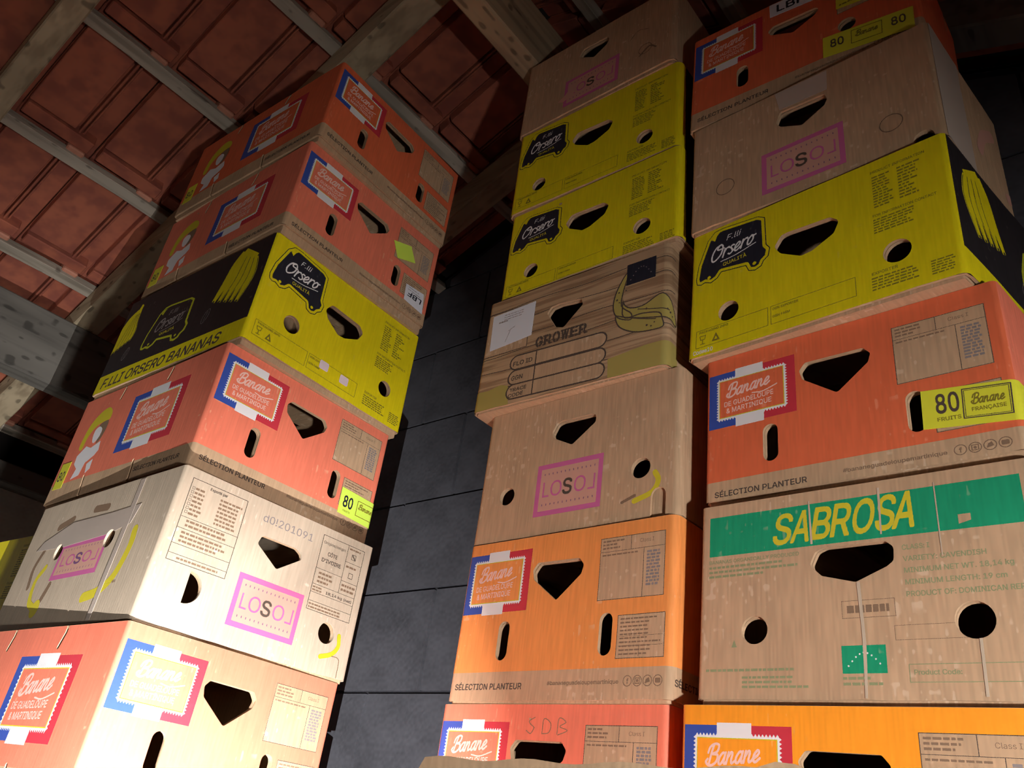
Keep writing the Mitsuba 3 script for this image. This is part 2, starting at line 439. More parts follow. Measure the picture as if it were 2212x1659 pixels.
    def place(self, g, wall='end'):
        s0 = {'end': 0.0, 'left': -self.D, 'right': self.W, 'back': self.W + self.D}[wall]
        ku = self.ku if wall in ('end', 'back') else 0.001
        if isinstance(g, tuple):
            return ('tri', np.stack([s0 + g[1][:, 0] * ku, g[1][:, 1] * self.kv + self.dv], 1), g[2])
        return affinity.affine_transform(g, [ku, 0, 0, self.kv, s0, self.dv])

    def build(self, holes, seed=0, lift=0.0):
        """Lid and tray with their holes: [(outline in design millimetres, wall)]."""
        r = random.Random(seed)
        cuts = [set_precision(self.place(h[0], h[1]), 1e-7) for h in holes]
        s0, s1, H = -self.D, self.P - self.D, self.H
        low, n = [], 64
        for i in range(n + 1):
            low.append((s0 + (s1 - s0) * i / n, max(0.0, lift + r.uniform(-0.0012, 0.0012)) if 0 < i < n else lift))
        self.body = Polygon(low + [(s1, H), (s0, H)])
        self.body = self.body.difference(unary_union([c.buffer(0) for c in cuts])).buffer(0)
        self.body = max(getattr(self.body, 'geoms', [self.body]), key=lambda q: q.area)
        self.emit('lid', [*self.sheet(self.body, 0.0, 0.004), self.flat(-0.0005, H - 0.004, H, (0.16, 0.24))], self.base)
        tray = Polygon([(s0, -self.gap), (s1, -self.gap), (s1, H - 0.012), (s0, H - 0.012)])
        through = [affinity.translate(c.buffer(0.0012, 4).buffer(0), r.uniform(-0.002, 0.002), r.uniform(-0.003, 0.001)) for c, h in zip(cuts, holes) if len(h) == 2]
        tray = tray.difference(unary_union(through)).buffer(0)
        tray = max(getattr(tray, 'geoms', [tray]), key=lambda q: q.area)
        self.emit('tray', [*self.sheet(tray, -0.0055, 0.005), self.flat(-0.006, -self.gap, -self.gap + 0.004, (0.16, 0.24))], 'kraft')

    def ink(self, name, g, bsdf, layer=1, wall='end', label=None, under='lid', clip=True):
        """A printed area, a sub-part of the lid."""
        g = self.place(g, wall)
        d = 0.00022 * layer
        if isinstance(g, tuple):
            v = g[1]
            n = self.normal(v[:, 0], v[:, 1])
            return self.emit(f'{under}__{name}', [(self.at(v[:, 0], v[:, 1], d), g[2], n, v)], bsdf, label)
        g = g if g.is_valid else g.buffer(0)
        if clip:
            g = g.intersection(self.body)
        if g.is_empty:
            return None
        if name in STUFF:
            return self.emit(f'{under}__{name}', self.sheet(g, d), bsdf, label, kind='stuff')
        for q in getattr(g, 'geoms', [g]) if name in SPLIT else [g]:
            if q.geom_type == 'Polygon' or name not in SPLIT:
                self.emit(f'{under}__{name}', self.sheet(q, d), bsdf, label)

    def coat(self, v0, v1, bsdf, s=None, layer=1, name='printed_field', label=None):
        a, b = s or (-self.D, self.P - self.D)
        g = rect(a, v0 * self.kv + self.dv if v0 > 0 else -0.01, b, (v1 * self.kv + self.dv) if v1 < 230 else self.H - 0.0003).intersection(self.body)
        return self.emit(f'lid__{name}', self.sheet(g, 0.00022 * layer), bsdf, label)

    def sticker(self, name, g, bsdf, wall='end', label=None, layer=7):
        """A label or note stuck on the carton, a part of its own with a thin edge."""
        g = self.place(g, wall)
        if bsdf == 'tape_clear':
            g = g.intersection(self.body.buffer(.0015))
            g = max(getattr(g, 'geoms', [g]), key=lambda q: q.area)
        return self.emit(name, self.sheet(g, 0.00022 * layer, 0.0004), bsdf, label)

def slot(u, v0, v1, w=22):
    return LineString([(u, v0 + w / 2), (u, v1 - w / 2)]).buffer(w / 2, 5)

def lean(u0, v0, u1, v1, w):
    return LineString([(u0, v0), (u1, v1)]).buffer(w / 2, 4)

# --- the orange cartons with the stamp emblem
H_ORANGE = rounded([(146, 186), (155, 197), (235, 196), (244, 185), (240, 172), (197, 137), (150, 171)], 5)
ORANGE_HOLES = [(H_ORANGE, 'end'), (slot(101, 56, 113), 'end'), (slot(291, 56, 113), 'end')]
def notches(wall):
    f = (lambda u: u) if wall == 'left' else (lambda u: 530 - u)
    out = []
    for u0, u1 in ((337, 330), (151, 143)):
        out.append((LineString([(f(u0), -12), (f(u0), 6), (f(u1), 42)]).buffer(3.5, 3), wall, 'lid'))
    for u0, u1 in ((349, 341), (170, 163)):
        out.append((LineString([(f(u0), 256), (f(u0), 234), (f(u1), 212)]).buffer(3.5, 3), wall, 'lid'))
    return out

def stamp(c, u0, v0, u1, v1, ink, wall='end', third=(0.32, 0.645), text=True, mirror=False, small=False):
    """A postage-stamp emblem with a tricolour border, a toothed white frame and script lettering."""
    w, h = u1 - u0, v1 - v0
    X, Y = (lambda t: u0 + t * w), (lambda t: v0 + t * h)
    for nm, a, b, col, e in (('stamp_border', 0, third[0], 'ink_blue', 0), ('stamp_border', third[0], third[1], 'ink_white', 0.03), ('stamp_border', third[1], 1, 'ink_red', 0)):
        c.ink(nm, rect(X(a), Y(-e), X(b), Y(1 + e)), col, 2, wall)
    a0, a1, b0, b1 = X(.112), X(.893), Y(.14), Y(.875)
    teeth, t = [rect(a0, b0, a1, b1)], h * 0.02
    for i in range(int((a1 - a0) / (2.3 * t))):
        x = a0 + (i + 0.5) * (a1 - a0) / int((a1 - a0) / (2.3 * t))
        teeth += [Polygon([(x - t, b), (x + t, b), (x, b + sg * 1.6 * t)]) for b, sg in ((b0, -1), (b1, 1))]
    for i in range(int((b1 - b0) / (2.3 * t))):
        y = b0 + (i + 0.5) * (b1 - b0) / int((b1 - b0) / (2.3 * t))
        teeth += [Polygon([(a, y - t), (a, y + t), (a + sg * 1.5 * t, y)]) for a, sg in ((a0, -1), (a1, 1))]
    c.ink('stamp_frame', unary_union(teeth), 'ink_white', 3, wall)
    m = h * 0.024
    c.ink('stamp_line', rect(a0 + m, b0 + m, a1 - m, b1 - m), 'ink_lemon', 4, wall)
    c.ink('stamp_field', rect(a0 + 1.5 * m, b0 + 1.5 * m, a1 - 1.5 * m, b1 - 1.5 * m), ink, 5, wall)
    if text:
        c.ink('script_lettering', unary_union([script('Banane', X(.21), Y(.52), h * .13, w * .52, .24, .3, .10), stroke([(X(.52), Y(.50)), (X(.64), Y(.485)), (X(.80), Y(.555))], h * .02)]), 'ink_blush', 6, wall, 'pale brush-script lettering')
        c.ink('lettering', words('DE GUADELOUPE', X(.19), Y(.36), h * .085, w * .57, True, 0, .035), 'ink_blush', 6, wall)
        c.ink('lettering', words('& MARTINIQUE', X(.215), Y(.235), h * .085, w * .52, True, 0, .035), 'ink_blush', 6, wall)

def info_panel(c, u0, v0, u1, v1, seed, wall='end', cls=True):
    c.ink('information_panel', rect(u0, v0, u1, v1), 'kraft', 2, wall)
    w, h = u1 - u0, v1 - v0
    c.ink('panel_line', unary_union([ring(rect(u0, v0, u1, v1), 0.8)] + ([rect(u0, v0 + .765 * h, u1, v0 + .765 * h + .6), rect(u0 + .48 * w, v0 + .765 * h, u0 + .48 * w + .8, v1), rect(u0 + .68 * w, v0, u0 + .68 * w + .8, v0 + .765 * h)] if cls else
                                     [rect(u0 + 3, v0 + .5 * h, u1 - 3, v0 + .5 * h + .4), rect(u0 + 3, v0 + .28 * h, u1 - 3, v0 + .28 * h + .4), rect(u0 + .48 * w, v0 + 2, u0 + .48 * w + .5, v0 + .28 * h)])), 'ink_line', 3, wall)
    if cls:
        c.ink('lettering', words('Class I', u0 + .62 * w, v0 + .86 * h, 5.2), 'ink_fine', 3, wall)
        c.ink('fine_print', unary_union([fine_lines(u0 + 4, u0 + .42 * w, v0 + .8 * h, v0 + .97 * h, 3, seed, .5), fine_lines(u0 + 4, u0 + .62 * w, v0 + .68 * h, v0 + .75 * h, 1, seed + 1, .9, .35)]), 'ink_fine', 3, wall)
        c.ink('barcode', fine_lines(u0 + .73 * w, u0 + .94 * w, v0 + .16 * h, v0 + .72 * h, 11, seed + 2, .9, .7), 'ink_grey_blue', 3, wall)
    else:
        c.ink('fine_print', fine_lines(u0 + 5, u1 - 5, v0 + 3, v1 - 3, 10, seed, .5, .4), 'ink_fine', 4, wall)

def orange_end(c, ink, seed, panel2=True):
    c.design(400, 240)
    c.coat(40, 240, ink)
    stamp(c, 5.5, 127, 140.5, 221, ink)
    info_panel(c, 273, 130, 383, 219, seed)
    if panel2:
        info_panel(c, 311, 51, 387, 108, seed + 5, cls=False)
    c.ink('lettering', words('SÉLECTION PLANTEUR', 16, 15.5, 8.2, 134, True), 'ink_line', 2)
    c.ink('lettering', words('#bananeguadeloupemartinique', 197, 20, 5.2, 122, True), 'ink_fine', 2)
    c.ink('icon_ring', unary_union([ring(Point(x, 23).buffer(7, 8), 1.1) for x in (333, 348.5, 364, 379.5)]), 'ink_fine', 2)
    c.ink('icon', words('f', 331.5, 19.5, 6.5, 3.4, True), 'ink_fine', 2)
    c.ink('icon', unary_union([ring(rect(344.5, 19.2, 352.5, 26.8), 1.1), Point(348.5, 23).buffer(1.8, 4)]), 'ink_fine', 2)
    c.ink('icon', Polygon([(360, 19.5), (368, 21.5), (366, 27), (362, 25)]), 'ink_fine', 2)
    c.ink('icon', rounded([(375.5, 20), (383.5, 20), (383.5, 26), (375.5, 26)], 1.5), 'ink_fine', 2)

def orange_side(c, ink, wall, planter=True):
    f = (lambda g: g) if wall == 'left' else (lambda g: g)
    k = 0 if wall == 'left' else 530
    sh = (lambda a, b: (a, b)) if wall == 'left' else (lambda a, b: (530 - b, 530 - a))
    a, b = sh(232, 430)
    stamp(c, a, 74, b, 199, ink, wall)
    a, b = sh(345, 505)
    c.ink('lettering', words('SÉLECTION PLANTEUR', a, 17, 8.2, 150, True), 'ink_line', 2, wall)
    if planter:
        m = (lambda p: p) if wall == 'left' else (lambda p: [(530 - x, y) for x, y in p])
        c.ink('hat_picture', Polygon(curve(m([(62, 120), (70, 165), (96, 192), (128, 200), (150, 186), (152, 168), (130, 166), (104, 160), (84, 140), (78, 112)]), 5, True)), 'ink_lemon', 2, wall, 'straw hat of the printed planter figure')
        c.ink('hair_picture', Polygon(curve(m([(118, 160), (148, 166), (154, 148), (146, 124), (132, 116), (134, 140)]), 5, True)), 'ink_fine', 3, wall)
        c.ink('face_picture', Polygon(curve(m([(108, 150), (122, 156), (138, 146), (136, 128), (122, 118), (110, 130)]), 5, True)), 'ink_white', 4, wall)
        c.ink('blouse_picture', unary_union([Polygon(m([(70, 98), (96, 116), (120, 108), (152, 118), (160, 96), (150, 86), (122, 74), (116, 48), (84, 44), (92, 66), (72, 80)])), Polygon(m([(132, 70), (152, 78), (156, 56), (142, 48)]))]), 'ink_white', 3, wall, 'white blouse of the printed planter figure')
        p = m([(60, 88), (58, 28)])
        x0, x1 = min(p[0][0], 530 - 60 if wall != 'left' else 20), 0
        a, b = sh(20, 58)
        c.sticker('count_sticker', rect(a, 30, b, 88), 'sticker_yellow', wall, 'small yellow count sticker')
        g = words('80', a + 5, 48, 20, 26, True)
        c.ink('lettering', g, 'ink_line', 8, wall, under='count_sticker', clip=False)

# --- the yellow cartons with the van emblem
H_YELLOW = rounded([(148, 154), (160, 172), (170, 173), (236, 170), (249, 158), (240, 138), (207, 121), (190, 119), (158, 138)], 8)
def yellow_holes(circ=((328, 70, 18), (74, 70, 17.5))):
    return [(H_YELLOW, 'end')] + [(Point(u, v).buffer(r, 6), 'end') for u, v, r in circ]
VAN = rounded([(10, 150), (14, 176), (31, 222), (44, 235), (60, 236), (122, 229), (134, 221), (136, 166), (142, 157), (139, 142), (131, 136), (127, 128), (116, 124), (105, 128), (100, 140), (57, 147), (50, 138), (38, 133), (27, 138), (20, 136), (12, 139)], 2.5)
def van(c, wall='end', place=None, outline='ink_navy', gap='ink_yellow', body='ink_navy', broad=1.4, inner=6.5, lettering='ink_white'):
    P = place or (lambda g: g)
    c.ink('van_outline', P(VAN), outline, 2, wall)
    c.ink('van_border', P(VAN.buffer(-broad)), gap, 3, wall)
    c.ink('van_body', P(VAN.buffer(-inner)), body, 4, wall, 'dark van emblem')
    c.ink('script_lettering', P(unary_union([script('Orsero', 38, 173, 15, 82, .2, .28, .10), stroke([(56, 168), (84, 170), (118, 178)], 1.6)])), lettering, 5, wall, 'white script lettering')
    g = words('F.lli', 0, 0, 11, 24, False, .3)
    c.ink('lettering', P(('tri', g[1] + [66, 206], g[2])), lettering, 5, wall)
    g = words('QUALITÀ', 0, 0, 6.5, 42, True, 0, 0.03)
    c.ink('lettering', P(('tri', g[1] + [60, 157], g[2])), 'ink_lemon', 5, wall)
    c.ink('van_wheel', P(unary_union([Point(35, 145).buffer(3.2, 5), Point(115.5, 138).buffer(3.2, 5), Polygon([(39, 219), (43, 228), (54, 229), (49, 224), (45, 214)])])), 'ink_yellow' if gap == 'ink_yellow' else gap, 5, wall)

def yellow_end(c, seed):
    c.design(400, 241)
    c.coat(0, 241, 'ink_yellow', s=(-0.004, c.W + 0.004), name='printed_field')
    van(c)
    c.ink('lettering', words('PRODUCT INFORMATION', 298, 218, 4.6, 74, True), 'ink_olive', 2)
    c.ink('fine_print', unary_union([fine_lines(299, 326, 153, 213, 12, seed, .7), fine_lines(334, 366, 153, 213, 11, seed + 1, .4)]), 'ink_olive', 2)
    c.ink('lettering', words('FOR INFORMATION CONTACT', 296, 138, 4.4, 84, True), 'ink_olive', 2)
    c.ink('fine_print', fine_lines(296, 350, 108, 135, 6, seed + 2, .7), 'ink_olive', 2)
    c.ink('lettering', words('EXPORTER', 288, 40, 4.6, 34, True), 'ink_olive', 2)
    c.ink('fine_print', unary_union([fine_lines(287, 352, 14, 37, 5, seed + 3, .8), fine_lines(362, 392, 10, 34, 6, seed + 4, .8)]), 'ink_olive', 2)
    c.ink('frame_line', unary_union([ring(rect(14, 16, 136, 48), .9), ring(rect(140, 16, 266, 48), .9)]), 'ink_olive', 2)
    c.ink('lettering', words('PACKAGING INFO', 20, 41, 4, 50, True), 'ink_olive', 3)
    c.ink('lettering', words('GGN EXPORTER', 143, 40, 4, 40, True), 'ink_olive', 3)
    c.ink('lettering', words('GGN FARM', 143, 27, 4, 27, True), 'ink_olive', 3)
    c.ink('icon', unary_union([ring(Polygon([(20, 37), (32, 37), (30, 29), (22, 29)]), 1.2), rect(25.4, 22, 26.6, 29), rect(21.5, 21, 30.5, 22.2), ring(Polygon([(42, 21), (56, 21), (49, 36)]), 2.6)]), 'ink_olive', 3)

def hand_of_bananas(c, wall, P, kind='hand', name='banana_picture'):
    """A printed hand of bananas: curved fruits hanging from one crown, with dark outlines. Drawn in a box about 120 wide and 130 high."""
    body, lines, tips = [], [], []
    n = 5 if kind == 'hand' else 6
    for i in range(n):
        if kind == 'hand':
            pts, wd = [(52 + 13 * i, 132 - 8 * i), (36 + 17.5 * i, 104 - 6 * i), (24 + 21 * i, 66 - 4 * i), (4 + 21 * i, 26 - 6 * i)], 23
        else:
            pts, wd = [(60 + 1.5 * i, 122), (28 + 8 * i, 100 - 3 * i), (8 + 14 * i, 60 - 1 * i), (0 + 15 * i, 8 + 4.5 * i)], 20
        arc = curve(pts, 8)
        w = wd * np.sin(np.linspace(0.55, 2.7, len(arc)))
        nrm = np.gradient(arc, axis=0)
        nrm = np.stack([-nrm[:, 1], nrm[:, 0]], 1) / np.linalg.norm(nrm, axis=1)[:, None]
        body.append(Polygon(np.vstack([arc + nrm * w[:, None] / 2, (arc - nrm * w[:, None] / 2)[::-1]])).buffer(0))
        lines.append(LineString((arc + nrm * w[:, None] * .46)[2:]).buffer(.9, 2))
        tips.append(Point(*arc[-1]).buffer(3.2, 4))
    if kind == 'hand':
        body.append(Polygon([(48, 128), (60, 138), (108, 108), (102, 96)]))
    else:
        body.append(Polygon([(56, 116), (66, 140), (74, 136), (72, 116)]))
    whole = unary_union(body).buffer(2).buffer(-.6)
    c.ink(name, P(whole), 'ink_yellow', 2, wall, 'printed hand of yellow bananas')
    c.ink('banana_line', P(unary_union(lines[1:] + tips).intersection(whole)), 'ink_navy', 3, wall)

def move(dx, dy, k=1.0, rot=0.0, kx=1.0, mirror=False):
    a, b = math.cos(math.radians(rot)) * k, math.sin(math.radians(rot)) * k
    m = -1 if mirror else 1
    def f(g):
        if isinstance(g, tuple):
            v = g[1] * [kx * m, 1]
            return ('tri', np.stack([v[:, 0] * a - v[:, 1] * b + dx, v[:, 0] * b + v[:, 1] * a + dy], 1), g[2])
        return affinity.affine_transform(affinity.scale(g, kx * m, 1, origin=(0, 0)), [a, -b, b, a, dx, dy])
    return f

def yellow_side(c, wall):
    D = c.D
    s0 = -D if wall == 'left' else c.W
    c.coat(0, 241, 'ink_black', s=(s0 + (0 if wall == 'left' else .004), s0 + D - (.004 if wall == 'left' else 0)), layer=1, name='dark_field', label='black printed long side')
    c.ink('yellow_strip', rect(0, -12, 530, 44), 'ink_yellow', 2, wall, 'yellow strip along the lower edge')
    c.ink('lettering', words('F.LLI ORSERO BANANAS', 30 if wall == 'left' else 85, 9, 23, 425, True, .22), 'ink_line', 3, wall)
    if wall == 'left':
        van(c, wall, move(128, -62, 1.0, 0, 1.28), 'ink_lime', 'ink_lime', 'ink_black', 1, 5.0, 'ink_grey_blue')
        hand_of_bananas(c, wall, move(378, 96))
        hand_of_bananas(c, wall, move(2, 94, .9), 'bunch')
        sk = [((372, 92), 16), ((82, 84), 15)]
    else:
        hand_of_bananas(c, wall, move(152, 94, mirror=True))
        van(c, wall, move(190, -50, 1.0, 0, 1.28), 'ink_lime', 'ink_lime', 'ink_black', 1, 5.0, 'ink_white')
        hand_of_bananas(c, wall, move(432, 94, .9), 'bunch')
        sk = [((205, 90), 15)]
    c.ink('sketch_picture', unary_union([unary_union([ring(affinity.rotate(affinity.scale(Point(x, y).buffer(r, 8), .55, 1.1), -25), 1.1), stroke([(x - 3, y - r * .7), (x, y), (x + 3, y + r * .7)], 1)]) for (x, y), r in sk]), 'ink_grey_blue', 3, wall)

# --- the plain brown cartons with the pink frame
H_BROWN = rounded([(150, 184), (158, 199), (168, 202), (230, 201), (240, 197), (239, 184), (194, 152), (154, 172)], 6)
U_NOTCH = LineString([(363, -20), (363, 34)]).buffer(12.5, 5)
BROWN_HOLES = [(H_BROWN, 'end'), (Point(330, 84).buffer(17, 6), 'end'), (Point(66, 80).buffer(16, 6), 'end'), (U_NOTCH, 'end', 'lid')]
def pink_frame(c, u0, v0, u1, v1, wall='end', S='ink_line', frame='ink_pink'):
    w, h = u1 - u0, v1 - v0
    g = rect(u0, v0, u1, v1)
    c.ink('pink_panel', g.buffer(-4), 'ink_pink_pale', 1, wall)
    c.ink('pink_frame', ring(g, 8.5), frame, 2, wall, 'magenta printed frame')
    cap = h * .29
    y = v0 + h * .355
    for t, x, ww, fl in (('L', .115, .10, False), ('O', .235, .17, False), ('O', .595, .17, False), ('L', .80, .10, True)):
        c.ink('lettering', words(t, u0 + x * w, y, cap, ww * w, False, 0, 0, fl), 'ink_pink', 3, wall)
    c.ink('lettering', words('S', u0 + .42 * w, y, cap, .145 * w, True), S, 3, wall, 'dark letter S')
    c.ink('tick_marks', unary_union([rect(u0 + w * (.12 + .063 * i), v0 + h * yy, u0 + w * (.12 + .063 * i) + 1.3, v0 + h * yy + 3.4) for i in range(13) for yy in (.19, .78)]), 'ink_purple', 3, wall)

# ------------------------------------------------------------------ the room
XR, ZR, SL = -0.985, 1.916 + EYE, 0.40            # ridge position and height of the batten plane's apex, slope of both roof sides
YB, XL = 1.50, -3.25                               # gable wall, left wall
def zplane(x, off=0.0):
    return 2.31 + EYE + off + SL * x if x <= XR else 2.31 + EYE + off + SL * (2 * XR - x)
mesh('floor', slab(XL - .1, 2.1, -2.3, YB + .15, -0.1, 0.0), 'floor_concrete', 'grey concrete floor', kind='structure')
def gable(y0, y1):
    return prism([(XL - .1, 0), (2.1, 0), (2.1, zplane(2.1, .06)), (XR, zplane(XR, .06)), (XL - .1, zplane(XL - .1, .06))], y0, y1, 1)
mesh('wall_back', gable(YB + .012, YB + .15), 'mortar', 'dark grey gable wall of concrete blocks behind the stacks', kind='structure')
bw, bh, j = 0.375, 0.2625, 0.009
z0 = EYE + 0.565 - 5 * bh
for r in range(0, 10):
    for q in range(0, 11):
        x0 = -1.5525 - 5 * bw + q * bw + (bw / 2 if r % 2 else 0)
        x1, zb, zt = x0 + bw, z0 + r * bh, z0 + (r + 1) * bh
        g = Polygon([(x0 + j / 2, zb + j / 2), (x1 - j / 2, zb + j / 2), (x1 - j / 2, zt - j / 2), (x0 + j / 2, zt - j / 2)])
        g = g.intersection(Polygon([(XL, -1), (0.55, -1), (0.55, zplane(.55, .03)), (XR, zplane(XR, .03)), (XL, zplane(XL, .03))]))
        if g.is_empty or g.area < .004 or g.geom_type != 'Polygon' or zb < 1.2:
            continue
        e = rng.uniform(-.0015, .0025)
        mesh('wall_back__concrete_block', prism(list(g.exterior.coords)[:-1], YB + e, YB + .02, 1), 'block_grey')
mesh('wall_left', slab(XL - .1, XL, -2.3, YB + .012, 0, 0.885 + EYE), 'render_grey', 'greenish grey rendered wall at the low eaves', kind='structure')
mesh('trim_1', slab(XL - .1, XL + .09, -2.3, YB, 0.885 + EYE, 0.955 + EYE, .004), 'wood_purlin', 'timber plate lying on the low eaves wall', kind='structure')
mesh('wall_front', gable(-2.3, -2.2), 'render_grey', 'grey wall behind the viewer', kind='structure')
mesh('wall_right', slab(2.0, 2.1, -2.2, YB + .012, 0, zplane(2.0, .05)), 'render_grey', 'grey wall on the right', kind='structure')

# the roof: a dark deck, rafters, battens and clay tiles on both sides of the ridge
th = math.atan(SL)
def roof_frame(side):
    up = np.array([math.cos(th), 0, math.sin(th)]) if side < 0 else np.array([-math.cos(th), 0, math.sin(th)])
    down = np.array([math.sin(th), 0, -math.cos(th)]) if side < 0 else np.array([-math.sin(th), 0, -math.cos(th)])
    return up, np.array([0, 1.0, 0]), down
def on_roof(side, x, y, m_v):
    """Local (uphill, across, hanging) coordinates from the point of the batten plane above (x, y)."""
    up, ac, dn = roof_frame(side)
    return np.array([x, y, zplane(x)]) + m_v[:, :1] * up + m_v[:, 1:2] * ac + m_v[:, 2:] * dn
def roof_piece(side, x, y, pieces):
    vs, fs, at = [], [], 0
    for m in pieces:
        v = on_roof(side, x, y, np.array(m.vertices)); f = np.array(m.faces)
        n = np.linalg.det(np.array(roof_frame(side)))
        vs.append(v); fs.append((f[:, ::-1] if n < 0 else f) + at); at += len(v)
    return trimesh.Trimesh(np.vstack(vs), np.vstack(fs), process=False)
deck = [roof_piece(s, XR, -2.3, [slab(-3.6, .05, 0, 3.85, -.18, -.10)]) for s in (-1, 1)]
mesh('ceiling', trimesh.util.concatenate(deck), 'underlay', 'pitched roof of clay tiles on battens and rafters', kind='structure')
GA = 0.345 / math.cos(th)                           # tile gauge along the slope
BATX = [-1.085, -1.43, -1.768, -2.114, -2.466, -2.808, -3.145]
def clay_tile(seed):
    r = random.Random(seed)
    w, e = 0.2035, 0.004
    j_ = lambda: r.uniform(-.0018, .0018)
    return [slab(-.02, GA + .035, 0.001, w - .001, -.076, -.060, .002),                       # body
            slab(.075 + j_(), GA - .012 + j_(), .002, .128 + j_(), -.066, -.026 + j_(), .002),    # flat raised field
            slab(.030, .068 + j_(), .004, .186, -.066, -.020 + j_(), .003),                     # lip above the batten
            slab(.06, GA + .02, .136, .142, -.066, -.030, .0015),                              # interlocking rib
            slab(.06, GA + .02, .148, .153, -.066, -.036, .0015)
            ], [slab(.004 + j_(), .030, .135, .182, -.066, -.012 + j_(), .004)]                      # hook that hangs on the batten
for side, xs in ((-1, BATX[1:]), (1, [2 * XR + 0.985 - 0.985 - b for b in BATX[:4]])):
    for i, x in enumerate(xs):
        for k in range(-2, 8):
            y = 0.045 + 0.2035 * k
            if y < -.4 or y > YB - .1:
                continue
            if side > 0 and y < .2:
                continue
            s = 100 * i + k + (5000 if side > 0 else 0)
            yy = y + random.Random(s).uniform(-.0015, .0015)
            tile, hook = clay_tile(s)
            kt = mesh('ceiling__roof_tile', roof_piece(side, x, yy, tile), CLAY[(i * 3 + k * 5) % 3])
            mesh(kt + '__hook', roof_piece(side, x, yy, hook), 'clay_glint')
for side, xs in ((-1, BATX), (1, [2 * XR - b for b in BATX[:5]])):
    for x in xs:
        m = slab(-.018, .018, 0, 3.75, -.028, 0.0, .002).subdivide_to_size(.12)
        v = np.array(m.vertices)
        wob = meshkit.noise(np.stack([v[:, 1] * 5 + x * 9, v[:, 0] * 0, v[:, 0] * 0], 1), 4) - .5
        v[:, 0] += wob * .008
        mesh('ceiling__batten', roof_piece(side, x, -2.25, [trimesh.Trimesh(v, m.faces, process=False)]), 'wood_batten')
for side in (-1, 1):
    for y, w, h in ((-.90, .07, .085), (-.36, .06, .085), (.193, .058, .085), (.733, .078, .085), (1.275, .07, .085)):
        L = (XR - XL) / math.cos(th) + .1 if side < 0 else 3.2
        mesh('ceiling__rafter', roof_piece(side, XR, y - w / 2, [slab(-L, .012, 0, w, 0, h, .004)]), 'wood_rafter' if side < 0 else 'wood_purlin')  # right-slope rafters take the darker wood, their shade put into the colour
zr = zplane(XR) - .092
mesh('ceiling__ridge_beam', slab(-1.018, -.954, -2.2, YB - .002, 1.648 + EYE, zr, .005), 'wood_beam', 'thick brown ridge beam')
zp = zplane(-2.52) - .088
mesh('ceiling__purlin', slab(-2.565, -2.485, -2.2, YB - .002, zp - .205, zp + .006, .005), 'wood_purlin', 'thick grey purlin under the rafters')

# ------------------------------------------------------------------ the stacks
FIT = {      # near lower corner of the lid (from the eye), lid height, yaw, tilt, width
    'R1': (-0.5223, 0.9520, -0.0581, 0.2350, -2.44, -0.02, 0.4000), 'R2': (-0.5044, 0.9585, 0.1836, 0.2493, -2.44, 0.55, 0.4000),
    'R3': (-0.5050, 0.9741, 0.4458, 0.2297, -3.43, 0.13, 0.3979), 'R4': (-0.5294, 0.9617, 0.6802, 0.2397, -5.03, 0.74, 0.3989),
    'R5': (-0.5271, 0.9541, 0.9247, 0.2384, -2.44, 0.27, 0.4000), 'R6': (-0.5333, 0.9533, 1.1684, 0.2430, 1.10, 1.21, 0.3992),
    'M1': (-0.9477, 0.9737, -0.0543, 0.2325, -0.28, -0.10, 0.3993), 'M2': (-0.9404, 0.9729, 0.1821, 0.2489, -1.37, 0.19, 0.3977),
    'M3': (-0.9408, 0.9767, 0.4337, 0.2465, -0.67, -0.34, 0.3975), 'M4': (-0.9661, 0.9510, 0.6826, 0.2461, 1.25, -0.50, 0.4003),
    'M5': (-0.9507, 0.9588, 0.9360, 0.2174, -0.04, -0.82, 0.4007), 'M6': (-0.9588, 0.9537, 1.1577, 0.2334, 1.12, -1.00, 0.4021),
    'M7': (-0.9703, 0.9524, 1.3977, 0.2299, -0.00, -0.25, 0.4000),
    'L7': (-1.1893, 0.6016, 1.2157, 0.2257, 2.25, 0.62, 0.3976), 'L6': (-1.2042, 0.5970, 0.9813, 0.2230, 0.86, 0.49, 0.3970),
    'L5': (-1.2094, 0.5943, 0.7201, 0.2415, 1.81, 0.44, 0.4044), 'L4': (-1.2255, 0.5833, 0.4728, 0.2358, 0.49, 0.32, 0.3986),
    'L3': (-1.1903, 0.5643, 0.2147, 0.2427, -0.67, 0.67, 0.4026), 'L2': (-1.1785, 0.5552, -0.0252, 0.2350, 1.31, 0.88, 0.4003)}
GROUP = {'L': 'cartons of the left stack', 'M': 'cartons of the middle stack', 'R': 'cartons of the right stack'}
